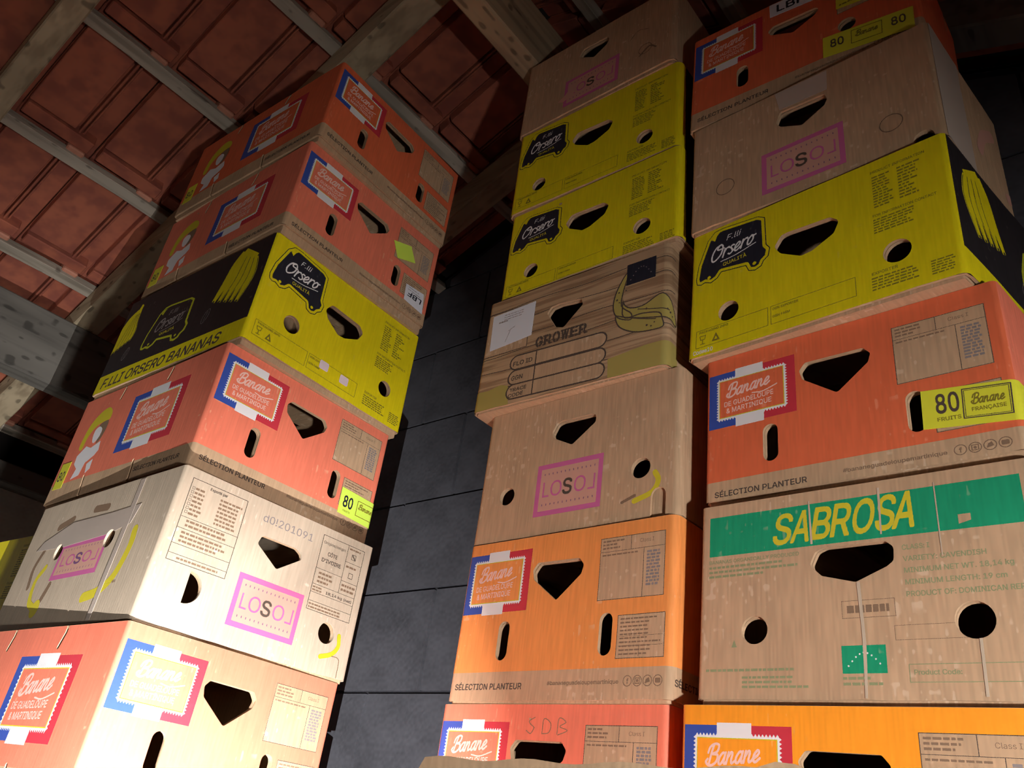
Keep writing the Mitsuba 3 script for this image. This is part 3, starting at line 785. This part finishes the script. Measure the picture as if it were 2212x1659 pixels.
LABEL = {
    'L7': 'orange red stamp-emblem carton at the top of the left stack, under the roof battens',
    'L6': 'salmon carton with yellow note and upside-down LBF paper, second from top of left stack',
    'L5': 'yellow and black van-emblem carton of the left stack, bananas on its black side',
    'L4': 'salmon carton with neon 80 sticker, directly under the yellow and black carton',
    'L3': 'pale brightly lit carton with printed tables, origin Côte d’Ivoire and a magenta frame',
    'L2': 'glaring overlit stamp-emblem carton at the bottom of the left stack',
    'M7': 'dim brown carton with faded magenta frame, top of the middle stack at the ridge beam',
    'M6': 'yellow van-emblem carton just below the brown top carton of the middle stack',
    'M5': 'yellow van-emblem carton resting on the wood-print carton in the middle stack',
    'M4': 'wood-plank print carton with GROWER lettering, banana drawing and white paper label',
    'M3': 'plain brown carton with magenta frame and small banana, under the wood-print carton',
    'M2': 'light orange stamp-emblem carton in the middle stack, under the brown magenta-frame carton',
    'M1': 'pinkish salmon carton at the middle stack’s foot, lower half hidden by a flap',
    'R6': 'dark red carton with two yellow labels and white LBF paper, top of right stack',
    'R5': 'dim brown carton with magenta frame, between red and yellow cartons of the right stack',
    'R4': 'large yellow van-emblem carton of the right stack, bananas on its dark side',
    'R3': 'vermilion stamp-emblem carton with a wide yellow 80 FRUITS label round its corner',
    'R2': 'creased brown carton with a green band of large yellow capitals',
    'R1': 'bright orange carton at the foot of the right stack, below the green-banded carton'}
tops = {}
def carton(n, **k):
    x, y, z, H, yaw, tilt, W = FIT[n]
    s = n[0]
    below = f'{s}{int(n[1]) - 1}'
    gap = .004
    if below in FIT:
        b = FIT[below]
        gap = float(np.clip(z - (b[2] + b[3]) - .0005, .0015, .02))
    key = taken('cardboard_box')
    labels[key] = {'label': LABEL[n], 'category': 'box', 'group': GROUP[s]}
    opts = dict(base_tilt={'L': .5, 'M': -.35, 'R': .45}[s], r={'L': .007, 'M': .012, 'R': .007}[s], skew={'R6': -2.0, 'R5': -5.0, 'R4': -5.0, 'R3': -5.0, 'R2': -3.0, 'R1': -3.0}.get(n, 0.0), seed=ord(s) * 10 + int(n[1]), gap=gap)
    opts.update(k)
    return Carton(key, (x, y, z + EYE), yaw, tilt, W, H, {'R6': .25, 'R5': .27}.get(n, .53), along_y=(s == 'L'), **opts)

# left stack
c = carton('L7'); c.design(); c.build(ORANGE_HOLES + notches('left'), 1)
orange_end(c, 'ink_vermilion', 11); orange_side(c, 'ink_vermilion', 'left')
c = carton('L6', dv=-.006); c.design(); c.build(ORANGE_HOLES + notches('left'), 2)
orange_end(c, 'ink_salmon', 21); orange_side(c, 'ink_salmon', 'left')
c.sticker('sticky_note', Polygon([(262, 169), (313, 189), (335, 153), (283, 131)]), 'sticker_neon', label='tilted yellow sticky note')
c.sticker('paper_note', Polygon([(324, 84), (380, 90), (386, 35), (326, 40)]), 'paper_white', label='white paper note stuck upside down')
c.ink('lettering', words('LBF', 333, 56, 13, 42, True, .15, 0, False, True), 'ink_navy', 9, under='paper_note', clip=False)
c.ink('fine_print', fine_lines(332, 372, 70, 84, 2, 5, .5, .2), 'ink_grey_blue', 9, under='paper_note', clip=False)
c = carton('L5'); c.design(); c.build(yellow_holes(((336, 74, 17), (86, 79, 18))), 3)
yellow_end(c, 31); yellow_side(c, 'left')
for u, v in ((178, 40), (231, 36)):
    c.sticker('white_sticker', rounded([(u - 11, v - 9), (u + 11, v - 9), (u + 11, v + 9), (u - 11, v + 9)], 3), 'paper_pinkish')
c = carton('L4'); c.design(); c.build(ORANGE_HOLES + notches('left'), 4)
orange_end(c, 'ink_salmon', 41); orange_side(c, 'ink_salmon', 'left')
c.sticker('count_sticker', Polygon([(312, 88), (403, 85), (403, 33), (313, 36)]), 'sticker_neon', label='neon yellow 80 sticker at the lower right corner')
c.ink('lettering', words('80', 321, 52, 22, 24, True), 'ink_navy', 9, under='count_sticker', clip=False)
c.ink('frame_line', ring(rect(356, 45, 401, 76), 1.2), 'ink_olive', 9, under='count_sticker', clip=False)
c.ink('script_lettering', script('Banane', 360, 60, 6, 36, .24, .3), 'ink_olive', 9, under='count_sticker', clip=False)
c.ink('lettering', words('FRUITS', 324, 42, 4, 18), 'ink_olive', 9, under='count_sticker', clip=False)
# the brightly lit carton, plain kraft with the glare put into a paler board
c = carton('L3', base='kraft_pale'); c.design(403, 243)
HALF = Point(65, 66).buffer(25, 8).intersection(rect(64, 30, 100, 100))
c.build([(rounded([(160, 168), (165, 182), (172, 185), (238, 186), (250, 180), (252, 170), (208, 139)], 5), 'end'), (HALF, 'end'), (Point(340, 68).buffer(18, 6), 'end'),
         (Point(162, 139).buffer(15.5, 6), 'left'), (Point(352, 142).buffer(16.5, 6), 'left')], 5)
c.ink('table_line', unary_union([ring(rect(18, 95, 122, 228), .9)] + [rect(19, v, 121, v + .7) for v in (164, 146, 121, 106)]), 'ink_line', 2)
c.ink('lettering', words('Exporté par', 52, 219, 4.4, 32, True), 'ink_line', 2)
for i, t in enumerate(('AZAGUIE', 'AGBOVILLE', 'DABOU', 'TIASSALE', 'BANDAMA', 'ABOISSO', 'ANYAMA')):
    c.ink('check_box', ring(rect(22, 210 - 6.6 * i, 26.4, 214.4 - 6.6 * i), .5), 'ink_line', 2)
c.ink('fine_print', unary_union([fine_lines(28, 50, 168, 216, 7, 61, .7), fine_lines(74, 116, 168, 214, 7, 62, .8), fine_lines(30, 112, 149, 163, 2, 63, .7), fine_lines(28, 114, 124, 144, 3, 64, .7), fine_lines(34, 114, 98, 104, 1, 66, .9)]), 'ink_fine', 2)
c.ink('date_stamp', words('d0!201091', 158, 207, 13, 106, False), 'ink_grey_blue', 2, label='stamped date code')
c.ink('table_line', unary_union([ring(rect(285, 96, 383, 229), .9), rect(344, 140, 344.8, 228)] + [rect(286, v, 382, v + .7) for v in (140, 126, 111)] + [rect(286, 168, 344, 168.7), rect(344, 198, 382, 198.7), rect(344, 163, 382, 163.7)]), 'ink_line', 2)
c.ink('lettering', words('Origine/origin', 289, 214, 5, 50, False), 'ink_line', 2)
c.ink('lettering', words('CÔTE', 303, 195, 6.5, 22, True), 'ink_line', 2)
c.ink('lettering', words("D'IVOIRE", 293, 182, 6.5, 44, True), 'ink_line', 2)
c.ink('check_box', unary_union([ring(rect(356, 205, 366, 215), .9), LineString([(358, 213), (364, 207)]).buffer(1.0), ring(rect(358, 171, 368, 181), .9)]), 'ink_line', 2)
c.ink('fine_print', unary_union([fine_lines(348, 378, 220, 226, 1, 71), fine_lines(348, 378, 187, 194, 1, 72), fine_lines(294, 334, 143, 165, 3, 73, .6), fine_lines(348, 380, 144, 160, 2, 74), fine_lines(288, 310, 128, 138, 2, 75), fine_lines(288, 360, 98, 109, 2, 77, .9)]), 'ink_fine', 2)
c.ink('lettering', words('18,14 kg (net)', 318, 130, 4.6, 60, True), 'ink_line', 2)
pink_frame(c, 145, 31, 276, 115)
c.ink('banana_picture', stroke([(368, 70), (371, 52), (360, 37), (338, 28)], 8), 'ink_lime', 2, label='small yellow printed banana')
c.ink('flap_line', stroke([(362, 34), (374, 34), (380, 28), (381, 2)], 1.4), 'ink_fine', 2)
pink_frame(c, 176, 84, 350, 150, 'left', 'ink_purple')
c.ink('banana_picture', stroke([(436, 146), (440, 118), (424, 72), (388, 50), (342, 43)], 17), 'ink_lemon', 2, 'left', 'yellow printed banana on the long side')
c.ink('banana_picture', unary_union([stroke([(136, 112), (116, 88), (128, 52), (150, 40)], 13), Point(166, 36).buffer(16, 6)]), 'ink_lemon', 2, 'left')
c.ink('fine_print', fine_lines(395, 440, 58, 66, 1, 79, .9, .5), 'ink_fine', 2, 'left')
c.ink('brown_shadow_print', unary_union([stroke([(98, 152), (82, 116), (92, 80)], 12), stroke([(186, 76), (176, 52)], 14), stroke([(250, 208), (300, 205)], 14), stroke([(120, 190), (170, 200)], 14)]), 'ink_fine', 1, 'left')  # broad brown strokes of the printed design
c.sticker('tape_strip', Polygon([(60, 150), (80, 166), (180, 192), (330, 190), (426, 192), (412, 160), (350, 150), (180, 146)]), 'tape_clear', 'left', 'pale wrinkled strip of worn tape', 5)
c.sticker('tape_strip', Polygon([(392, 240), (408, 240), (400, 4), (386, 4)]), 'tape_clear', 'left', layer=6)
c = carton('L2', dv=-.005); c.design(); c.build(ORANGE_HOLES + notches('left'), 6)
orange_end(c, 'ink_salmon', 51); orange_side(c, 'ink_salmon', 'left')

# middle stack
c = carton('M7'); c.design(400, 240)
c.build([(rounded([(152, 176), (164, 198), (230, 194), (234, 180), (228, 166), (196, 146)], 5), 'end'), ], 7)
c.ink('hole_outline', ring(Point(330, 76).buffer(16, 8), 1.6), 'ink_fine', 2)
pink_frame(c, 124, 22, 266, 108)
c.ink('torn_patch', Polygon([(108, 48), (128, 62), (150, 88), (160, 80), (150, 52), (124, 40)]), 'ink_pink_pale', 5)
c.ink('fine_print', unary_union([stroke([(290, 130), (310, 150), (335, 140)], 1.2), stroke([(318, 60), (340, 78), (356, 64)], 4)]), 'ink_fine', 2)
for n, sd in (('M6', 81), ('M5', 91)):
    c = carton(n, dv=-.004 if n == 'M6' else -.012)
    c.design(400, 241); c.kv = .0009646
    c.build(yellow_holes(((324, 68, 18), (72, 66, 17))), sd)
    yellow_end(c, sd)
    c.coat(0, 241, 'ink_black', s=(c.W + .02, c.W + .53), name='dark_field')
    c.coat(0, 241, 'ink_yellow', s=(c.W + .003, c.W + .021), name='printed_field')
# wood-print carton
c = carton('M4'); c.design(400, 246)
c.build([(rounded([(148, 178), (157, 190), (175, 192), (224, 187), (228, 172), (190, 134), (172, 140)], 5), 'end')], 9)
c.coat(0, 246, 'ink_wood_print', label='printed wooden planks')
pl = []
for i, v in enumerate((38, 78, 112, 148, 186, 218)):
    pl.append(stroke([(u, v + 2.0 * math.sin(u * .031 + i * 2) + (i * 7 % 3 - 1)) for u in range(0, 431, 30)], 1.5))
c.ink('plank_line', unary_union(pl), 'ink_line', 2)
c.ink('yellow_band', unary_union([Polygon([(0, 0), (84, 0), (78, 40), (60, 46), (30, 40), (0, 42)]), Polygon([(292, 0), (430, 0), (430, 46), (360, 46), (290, 38)])]), 'ink_mustard', 3, label='yellow-green printed patches along the lower edge')
c.ink('label_panel', rect(4, 116, 110, 216), 'kraft', 3)
c.ink('panel_line', ring(rect(4, 116, 110, 216), 1.6), 'ink_line', 4)
c.sticker('paper_label', Polygon([(17, 211), (119, 216), (118, 139), (20, 130)]), 'paper_white', label='white paper label with faint print')
c.ink('fine_print', unary_union([fine_lines(46, 112, 192, 208, 3, 3, .6, .22), fine_lines(34, 60, 188, 194, 1, 4), stroke([(56, 142), (60, 152), (66, 168)], .8), stroke([(60, 165), (76, 172)], .8)]), 'ink_grey_blue', 9, under='paper_label', clip=False)
def stencil(text, u, v, cap, width, rise=0.0):
    """Heavy slab letters with stencil gaps."""
    w = width / len(text)
    for i, ch in enumerate(text):
        g, f, gw = glyphs(ch, True)
        q = np.stack([g[:, 0] / gw * w * .80 + u + i * w + w * .1, g[:, 1] * cap + v + rise * i * w], 1)
        p = unary_union([Polygon(q[t]).buffer(.25) for t in f])
        x0, y0, x1, y1 = p.bounds
        feet = {'R': [(x0, y0), (x0, y1), (x1 - 1, y0)], 'E': [(x0, y0), (x0, y1)], 'W': [(x0 + 1, y1), (x1 - 1, y1), ((x0 + x1) / 2, y1)], 'F': [(x0, y0), (x0, y1)], 'L': [(x0, y0), (x0, y1)], 'I': [((x0 + x1) / 2, y0), ((x0 + x1) / 2, y1)]}.get(ch, [])
        h = cap * .13
        p = unary_union([p.buffer(cap * .02)] + [rect(x - w * .16, y if y == y0 else y - h, x + w * .2, y + h if y == y0 else y) for x, y in feet])
        gap = (x0 + x1) / 2 + (w * .08 if ch in 'RE' else 0)
        yield p.difference(rect(gap - w * .025, y0 - 2, gap + w * .025, y1 + 2)) if ch in 'GROE' else p
for p in stencil('GROWER', 129, 108, 20, 114, -.01):
    c.ink('letter', p, 'ink_line', 4)
pills = [LineString([(92, v), (270, v - 4)]).buffer(16.5, 6) for v in (86, 54, 24)]
for p in pills:
    c.ink('grower_field', p, 'kraft', 4)
    c.ink('field_line', ring(p, 3.0), 'ink_line', 5)
c.ink('field_line', rect(134.5, 8, 137, 102), 'ink_line', 5)
for t, v, w in (('FLO ID', 79, 44), ('GGN', 48, 26)):
    c.ink('lettering', words(t, 84, v, 9, w, True), 'ink_line', 6)
c.ink('lettering', words('TRACE', 84, 24, 7, 38, True), 'ink_line', 6)
c.ink('lettering', words('CODE', 82, 13, 7, 34, True), 'ink_line', 6)
c.ink('certificate_field', rect(318, 180, 375, 225), 'ink_navy', 6)
c.ink('certificate_mark', unary_union([Point(326 + 40 * t, 190 + 22 * math.sin(3 * t)).buffer(1.0, 3) for t in np.linspace(0, 1, 9)]), 'ink_grey_blue', 7)
bn = [Polygon(curve([(314, 206), (297, 172), (293, 140), (304, 116), (330, 104), (332, 118), (312, 140), (314, 172), (322, 204)], 5, True)),
      Polygon(curve([(318, 200), (311, 165), (322, 135), (352, 128), (390, 142), (418, 112), (425, 82), (404, 88), (370, 96), (336, 106), (312, 122)], 5, True)),
      Polygon(curve([(300, 122), (308, 96), (340, 76), (380, 70), (394, 74), (392, 88), (384, 104), (352, 112), (326, 112)], 5, True))]
for b in bn:
    c.ink('banana_picture', b, 'ink_mustard', 4, label='yellow banana of the printed drawing')
    c.ink('banana_outline', ring(b, 2.4), 'ink_line', 5)
c.ink('banana_spots', unary_union([Point(u, v).buffer(r, 3) for u, v, r in ((304, 170, 1.6), (301, 155, 2), (306, 148, 1.4), (318, 170, 1.5), (316, 182, 1.6), (360, 118, 2), (400, 108, 1.8), (406, 102, 2), (412, 96, 1.6), (362, 84, 2), (370, 80, 1.6), (376, 86, 1.4))] + [stroke([(344, 122), (372, 114), (404, 106)], 1.6), stroke([(326, 110), (352, 100), (378, 92)], 1.8)]), 'ink_line', 6)
c = carton('M3'); c.design(398, 246); c.build(BROWN_HOLES, 10)
pink_frame(c, 128.5, 32.5, 260, 124)
c.ink('banana_picture', stroke([(356, 72), (362, 58), (352, 41), (322, 31)], 9), 'ink_lemon', 2, label='small yellow printed banana')
c.ink('brown_shadow_print', stroke([(322, 40), (300, 32)], 5), 'ink_fine', 1)  # short brown stroke of the print
c = carton('M2'); c.design(); c.build(ORANGE_HOLES, 11)
orange_end(c, 'ink_orange', 111)
c.ink('lettering', words('SÉLECTION PLANTEUR', 6, 17, 8.2, 150, True), 'ink_line', 2, 'right')
c = carton('M1', dv=-.006); c.design(); c.build(ORANGE_HOLES, 12)
orange_end(c, 'ink_salmon', 121)
c.ink('pencil_marks', unary_union([stroke([(186, 214), (176, 222), (186, 228)], 1), stroke([(186, 214), (180, 206), (172, 210)], 1), stroke([(200, 206), (202, 226), (214, 220), (212, 208), (200, 206)], 1), stroke([(226, 206), (228, 227), (240, 222), (230, 216), (243, 211), (228, 205)], 1)]), 'ink_fine', 3)

# right stack
c = carton('R6'); c.design(400, 243)
hole = rounded([(150, 172), (160, 181), (236, 178), (243, 172), (236, 160), (196, 140), (155, 160)], 5)
c.build([(hole, 'end'), (slot(102, 60, 112), 'end'), (Point(287, 98).buffer(15, 6), 'end'), *notches('right')], 13)
orange_end(c, 'ink_vermilion', 131, False)
c.sticker('count_sticker', Polygon([(247, 86), (389, 69), (388, 19), (246, 38)]), 'sticker_yellow', label='yellow label with 80 at both ends')
c.ink('lettering', words('80', 259, 55, 18, 22, True, 0, -.12), 'ink_line', 9, under='count_sticker', clip=False)
c.ink('lettering', words('80', 355, 44, 18, 22, True, 0, -.12), 'ink_line', 9, under='count_sticker', clip=False)
c.ink('frame_line', ring(Polygon([(293, 74), (342, 68), (341, 37), (292, 43)]), 1.2), 'ink_olive', 9, under='count_sticker', clip=False)
c.ink('script_lettering', script('Banane', 299, 56, 7, 36, .24, .3, -.12), 'ink_olive', 9, under='count_sticker', clip=False)
c.sticker('count_sticker', Polygon([(273, 200), (384, 188), (383, 128), (272, 143)]), 'sticker_yellow', label='upper yellow label cut by the frame')
c.ink('fine_print', fine_lines(278, 330, 146, 152, 1, 15, .9, .5), 'ink_olive', 9, under='count_sticker_001', clip=False)
c.sticker('paper_note', Polygon([(154, 238), (236, 232), (236, 196), (155, 204)]), 'paper_white', label='white paper note above the handle hole')
c.ink('lettering', words('LBF', 168, 211, 18, 52, True, 0, -.08), 'ink_navy', 9, under='paper_note', clip=False)
c = carton('R5'); c.design(400, 238)
c.build([(rounded([(156, 168), (164, 190), (238, 186), (243, 172), (238, 160), (200, 138), (164, 156)], 5), 'end'), (LineString([(372, -14), (372, 8)]).buffer(14, 5), 'end')], 14)
c.ink('hole_outline', unary_union([ring(Point(u, v).buffer(17, 8), 1.6) for u, v in ((65, 74), (332, 62))]), 'ink_fine', 2)
pink_frame(c, 130, 21, 264, 108)
c.sticker('tape_strip', Polygon([(157, 236), (246, 234), (244, 192), (164, 194)]), 'tape_clear', label='strip of clear tape over the handle', layer=4)
c.sticker('tape_strip', rect(4, 0, 110, 238), 'tape_clear', 'right', layer=4)
c.ink('brown_shadow_print', unary_union([stroke([(150, 90), (180, 140), (230, 180)], 22), stroke([(250, 60), (300, 80)], 20)]), 'ink_pink_pale', 2, 'right')  # broad pale pink strokes of the print
c = carton('R4', bulge=.002); c.design(400, 241); c.build(yellow_holes(((323, 68, 18.5), (70, 68, 17.5))) + [(lean(380, -4, 376, 30, 8), 'right')], 15)
yellow_end(c, 151); yellow_side(c, 'right')
c.ink('date_stamp', words('Codee10', 10, 5, 7, 34, True), 'ink_white', 4)
c = carton('R3', dv=-.009); c.design(400, 240); c.kv = .00098
c.build(ORANGE_HOLES + notches('right'), 16)
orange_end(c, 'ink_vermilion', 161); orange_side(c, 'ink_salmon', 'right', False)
c.coat(20, 240, 'ink_salmon', s=(c.W + .002, c.W + .53), name='printed_field', layer=1.4)  # side inked lighter than the front, its stronger light put into the colour
c.sticker('count_sticker', Polygon([(299, 112), (398, 102), (442, 102), (442, 48), (394, 48), (297, 58)]), 'sticker_yellow', label='yellow 80 FRUITS label wrapped round the corner')
c.ink('lettering', words('80', 314, 76, 26, 26, True, 0, -.04), 'ink_line', 9, under='count_sticker', clip=False)
c.ink('lettering', words('FRUITS', 314, 65, 5, 26, True, 0, -.05), 'ink_olive', 9, under='count_sticker', clip=False)
c.ink('frame_line', unary_union([ring(Polygon([(344, 103), (396, 98), (394, 57), (342, 62)]), 1.3), ring(Polygon([(346, 100.5), (393.5, 96), (392, 59.5), (344.5, 64)]), .7)]), 'ink_line', 9, under='count_sticker', clip=False)
c.ink('script_lettering', script('Banane', 352, 80, 7.5, 36, .26, .3, -.06), 'ink_olive', 9, under='count_sticker', clip=False)
c.ink('lettering', words('FRANÇAISE', 352, 70, 5, 36, True, 0, -.05), 'ink_olive', 9, under='count_sticker', clip=False)
# creased carton with the green band
c = carton('R2', bulge=.0022); c.design(400, 249)
c.build([(rounded([(148, 154), (156, 170), (166, 174), (238, 174), (247, 166), (246, 150), (238, 144), (202, 129), (162, 140)], 6), 'end'), (Point(76, 81).buffer(17, 6), 'end'), (Point(320, 80).buffer(19.5, 6), 'end')], 17)
c.ink('green_band', rect(14, 178, 382, 232), 'ink_green', 1, label='green printed band')
for i, (t, u, w) in enumerate((('S', 104, 24), ('A', 128, 24), ('B', 154, 23), ('R', 178, 23), ('O', 203, 25), ('S', 230, 22), ('A', 250, 25))):
    c.ink('brand_letter', words(t, u - 3, 185 + .5 * i, 38 + .6 * i, w, True, .2), 'ink_lemon', 3, label='large yellow capital letter' if i == 0 else None)
for i, t in enumerate(('CLASS: I', 'VARIETY: CAVENDISH', 'MINIMUM NET WT. 18,14 kg', 'MINIMUM LENGTH: 19 cm', 'PRODUCT OF: DOMINICAN REPUBLIC')):
    c.ink('lettering', words(t, 256, 161 - 13.2 * i, 5.6, (29, 84, 108, 100, 138)[i], True), 'ink_green_text', 2)
c.ink('lettering', words('BANANAS ORGANICALLY PRODUCED', 14, 168, 4.6, 122, True), 'ink_green_text', 2)
c.ink('fine_print', fine_lines(14, 138, 148, 166, 3, 181, .55, .5), 'ink_green_text', 2)
c.ink('green_square', rect(181, 28, 229, 58), 'ink_green', 2, label='green certificate square')
c.ink('certificate_mark', unary_union([Point(188 + 34 * t, 36 + 14 * math.sin(3 * t)).buffer(1.0, 3) for t in np.linspace(0, 1, 9)]), 'ink_white', 3)
c.ink('fine_print', unary_union([fine_lines(12, 128, 31, 37, 1, 182, .95), fine_lines(60, 158, 12, 28, 3, 183, .6), fine_lines(181, 228, 14, 26, 2, 184, .5)]), 'ink_green_text', 2)
c.ink('lettering', words('Product Code:', 256, 26, 5, 46, True), 'ink_green_text', 2)
c.ink('frame_line', ring(rect(251, 18, 398, 37), .8), 'ink_green_text', 2)
c.ink('date_stamp', unary_union([ring(rect(184, 88, 243, 108), .6), fine_lines(190, 238, 91, 105, 1, 185, .9, .6), ring(rect(240, 62, 322, 78), .5)]), 'ink_fine', 2)
c.ink('triangle_mark', Polygon([(46, 61), (53, 61), (49.5, 70)]), 'ink_green_text', 2)
c.ink('crease', unary_union([Polygon([(203, 129), (207, 129), (209, 60), (207, 2), (204, 2), (205, 70)]), Polygon([(150, 236), (152, 236), (154, 180), (151, 180)]), Polygon([(234, 240), (237, 240), (236, 182), (234, 182)]), Polygon([(296, 236), (297.5, 236), (298, 150), (296.5, 150)]), Polygon([(322, 78), (325, 74), (324, 4), (321, 4)])]), 'kraft_pale', 4, label='pale vertical creases in the cardboard')
c = carton('R1', dv=-.004); c.design(); c.build(ORANGE_HOLES, 18)
orange_end(c, 'ink_tangerine', 191)

# the cartons the stacks stand on, below the frame
def filler(o, yaw, W, D, along_y, label, n, group, step=.243, ink='ink_salmon', tilt=0):
    for i in range(n):
        key = taken('cardboard_box')
        labels[key] = {'label': ('lowest ', 'second lowest ', 'third lowest ', 'fourth lowest ', 'fifth lowest ', 'sixth lowest ', 'seventh lowest ')[i] + label, 'category': 'box', 'group': group}
        k = Carton(key, (o[0], o[1], .003 + i * step), yaw, 0, W, step - .003, D, along_y=along_y, seed=900 + i, bulge=.0008, gap=.0025)
        k.design(); k.build([(H_ORANGE, 'end')], i)
        k.coat(40, 240, ink)
lo = dict(L=(-1.185, .557), M=(-.9455, .9715), R=(-.5215, .953))
filler(lo['L'], .8, .4, .53, True, 'orange carton of the left stack, below the frame', 6, 'lower cartons of the left stack', (EYE - .0252 - .012) / 6)
filler(lo['M'], 0, .4, .53, False, 'orange carton of the middle stack, behind the flap', 6, 'lower cartons of the middle stack', (EYE - .0543 - .009) / 6)
filler(lo['R'], -2.4, .4, .53, False, 'orange carton of the right stack, below the frame', 6, 'lower cartons of the right stack', (EYE - .0581 - .012) / 6)

# a carton in front with its flap standing up
key = taken('cardboard_box')
labels[key] = {'label': 'open brown carton in the foreground, its plain flap standing up at the bottom edge', 'category': 'box'}
fy = 0.0
fz = EYE - .24
k = Carton(key, (-.500, .462, fz - .24), fy, 0, .48, .24, .38, seed=77, bulge=.001, gap=.003)
k.design(480, 240); k.build([(H_ORANGE, 'end')], 77)
a = math.radians(fy)
w_, d_ = np.array([math.cos(a), math.sin(a), 0]), np.array([-math.sin(a), math.cos(a), 0])
ed = [(0.0, 0.0)] + [(0.004 + .012 * t, .225 * t) for t in (.5, 1.0)] + [(.058, .2865)]
ed += [(.058 + .420 * t, .2865 + .008 * t + .0012 * math.sin(t * 37) + (.004 if .60 < t < .63 else 0)) for t in np.linspace(.03, 1, 40)] + [(.48, 0)]
ex = trimesh.creation.extrude_polygon(Polygon(ed), .004, engine='earcut')
q = np.array(ex.vertices)
v3 = np.array([-.500, .462, fz]) + q[:, :1] * w_ + q[:, 1:2] * (np.array([0, 0, 1.0]) - .06 * d_) - (q[:, 2:] - .004) * d_
put(key + '__flap', mikit.ply(trimesh.Trimesh(v3, ex.faces[:, ::-1], process=False).unmerge_vertices() or trimesh.Trimesh(v3[ex.faces[:, ::-1]].reshape(-1, 3), np.arange(len(ex.faces) * 3).reshape(-1, 3), process=False), 'kraft', uv=q[ex.faces[:, ::-1]].reshape(-1, 3)[:, :2]), 'plain brown flap standing upright')
for i in range(4):
    k2 = Carton(taken('cardboard_box'), (-.500, .462, .003 + i * .257), fy, 0, .48, .2535, .38, seed=80 + i, bulge=.001, gap=.0025)
    labels[k2.key] = {'label': ('lowest', 'second lowest', 'third lowest', 'fourth lowest')[i] + ' plain brown carton under the open foreground carton', 'category': 'box', 'group': 'cartons under the foreground carton'}
    k2.design(480, 240); k2.build([(H_ORANGE, 'end')], i)

# a yellow carton glimpsed behind the left stack, on cartons of its own
key = taken('cardboard_box')
labels[key] = {'label': 'yellow and black carton glimpsed behind the left stack, at the left edge', 'category': 'box'}
k = Carton(key, (-2.17, .60, EYE + .195), 3, 0, .40, .24, .53, seed=61, bulge=.002, gap=.003)
k.design(400, 241); k.build(yellow_holes(), 61); yellow_end(k, 611)
filler((-2.17, .60), 3, .4, .53, False, 'orange carton behind the left stack, under a yellow one', 7, 'cartons behind the left stack', (EYE + .195 - .006) / 7)

# ------------------------------------------------------------------ lamps outside the frame
x, y, z = BULB['at']
key = 'floor_lamp'
labels[key] = {'label': 'round flood lamp on a dark metal floor stand, right of the stacks', 'category': 'lamp'}
mesh(key + '__base', trimesh.creation.cylinder(.13, .02, sections=32, transform=trimesh.transformations.translation_matrix((x, y, .01))), 'steel_dark', smooth=40)
mesh(key + '__pole', trimesh.creation.cylinder(.011, z - .08, sections=16, transform=trimesh.transformations.translation_matrix((x, y, .02 + (z - .08) / 2))), 'steel_dark', smooth=40)
def lamp_frame(at, to):
    p, t = np.array(at), np.array(to)
    ax = (t - p) / np.linalg.norm(t - p)
    rx = np.cross(ax, [0, 0, 1]); rx /= np.linalg.norm(rx)
    M = np.eye(4); M[:3, 0], M[:3, 1], M[:3, 2], M[:3, 3] = rx, np.cross(ax, rx), ax, p
    return p, t, ax, M
p, t, ax, M = lamp_frame(BULB['at'], BULB['to'])
r = BULB['radius']
hood = trimesh.creation.revolve([(.001, -.07), (.03, -.07), (r + .012, -.03), (r + .012, r * BULB['hood']), (r + .009, r * BULB['hood']), (r + .009, -.004), (.001, -.004)], sections=40)
hood.apply_transform(M)
mesh(key + '__hood', hood, 'steel_dark', smooth=40)
scene[key + '__diffuser'] = {'type': 'disk', 'to_world': T(M @ np.diag([r, r, 1, 1])), 'bsdf': {'type': 'ref', 'id': 'lamp_white'},
                             'emitter': {'type': 'area', 'radiance': rgb([BULB['power'] / (math.pi * r * r) * v for v in BULB['tint']])}}

p, t, ax, M = lamp_frame(FLOOD['at'], FLOOD['to'])
key = 'work_light'
labels[key] = {'label': 'work light on a tripod aimed up at the left stack', 'category': 'lamp'}
hood = trimesh.creation.revolve([(.001, -.11), (.03, -.11), (.055, -.05), (.062, -.004), (.058, -.004), (.05, -.045), (.001, -.05)], sections=32)
hood.apply_transform(M)
mesh(key + '__hood', hood, 'steel_dark', smooth=40)
q = p - ax * .09
mesh(key + '__pole', trimesh.creation.cylinder(.010, q[2] - .42, sections=12, transform=trimesh.transformations.translation_matrix((q[0], q[1], .40 + (q[2] - .42) / 2))), 'steel_dark', smooth=40)
for i in range(3):
    an = 2 * math.pi * i / 3 + .4
    mesh(key + '__leg', trimesh.creation.cylinder(.008, segment=[(q[0], q[1], .44), (q[0] + .26 * math.cos(an), q[1] + .26 * math.sin(an), .008)], sections=10), 'steel_dark', smooth=40)
scene[key + '__beam'] = {'type': 'spot', 'intensity': rgb([FLOOD['power'] * c_ for c_ in FLOOD['tint']]), 'beam_width': FLOOD['beam'], 'cutoff_angle': FLOOD['cutoff'],
                         'to_world': T().look_at(origin=[float(v) for v in p], target=[float(v) for v in t], up=[0, 0, 1])}
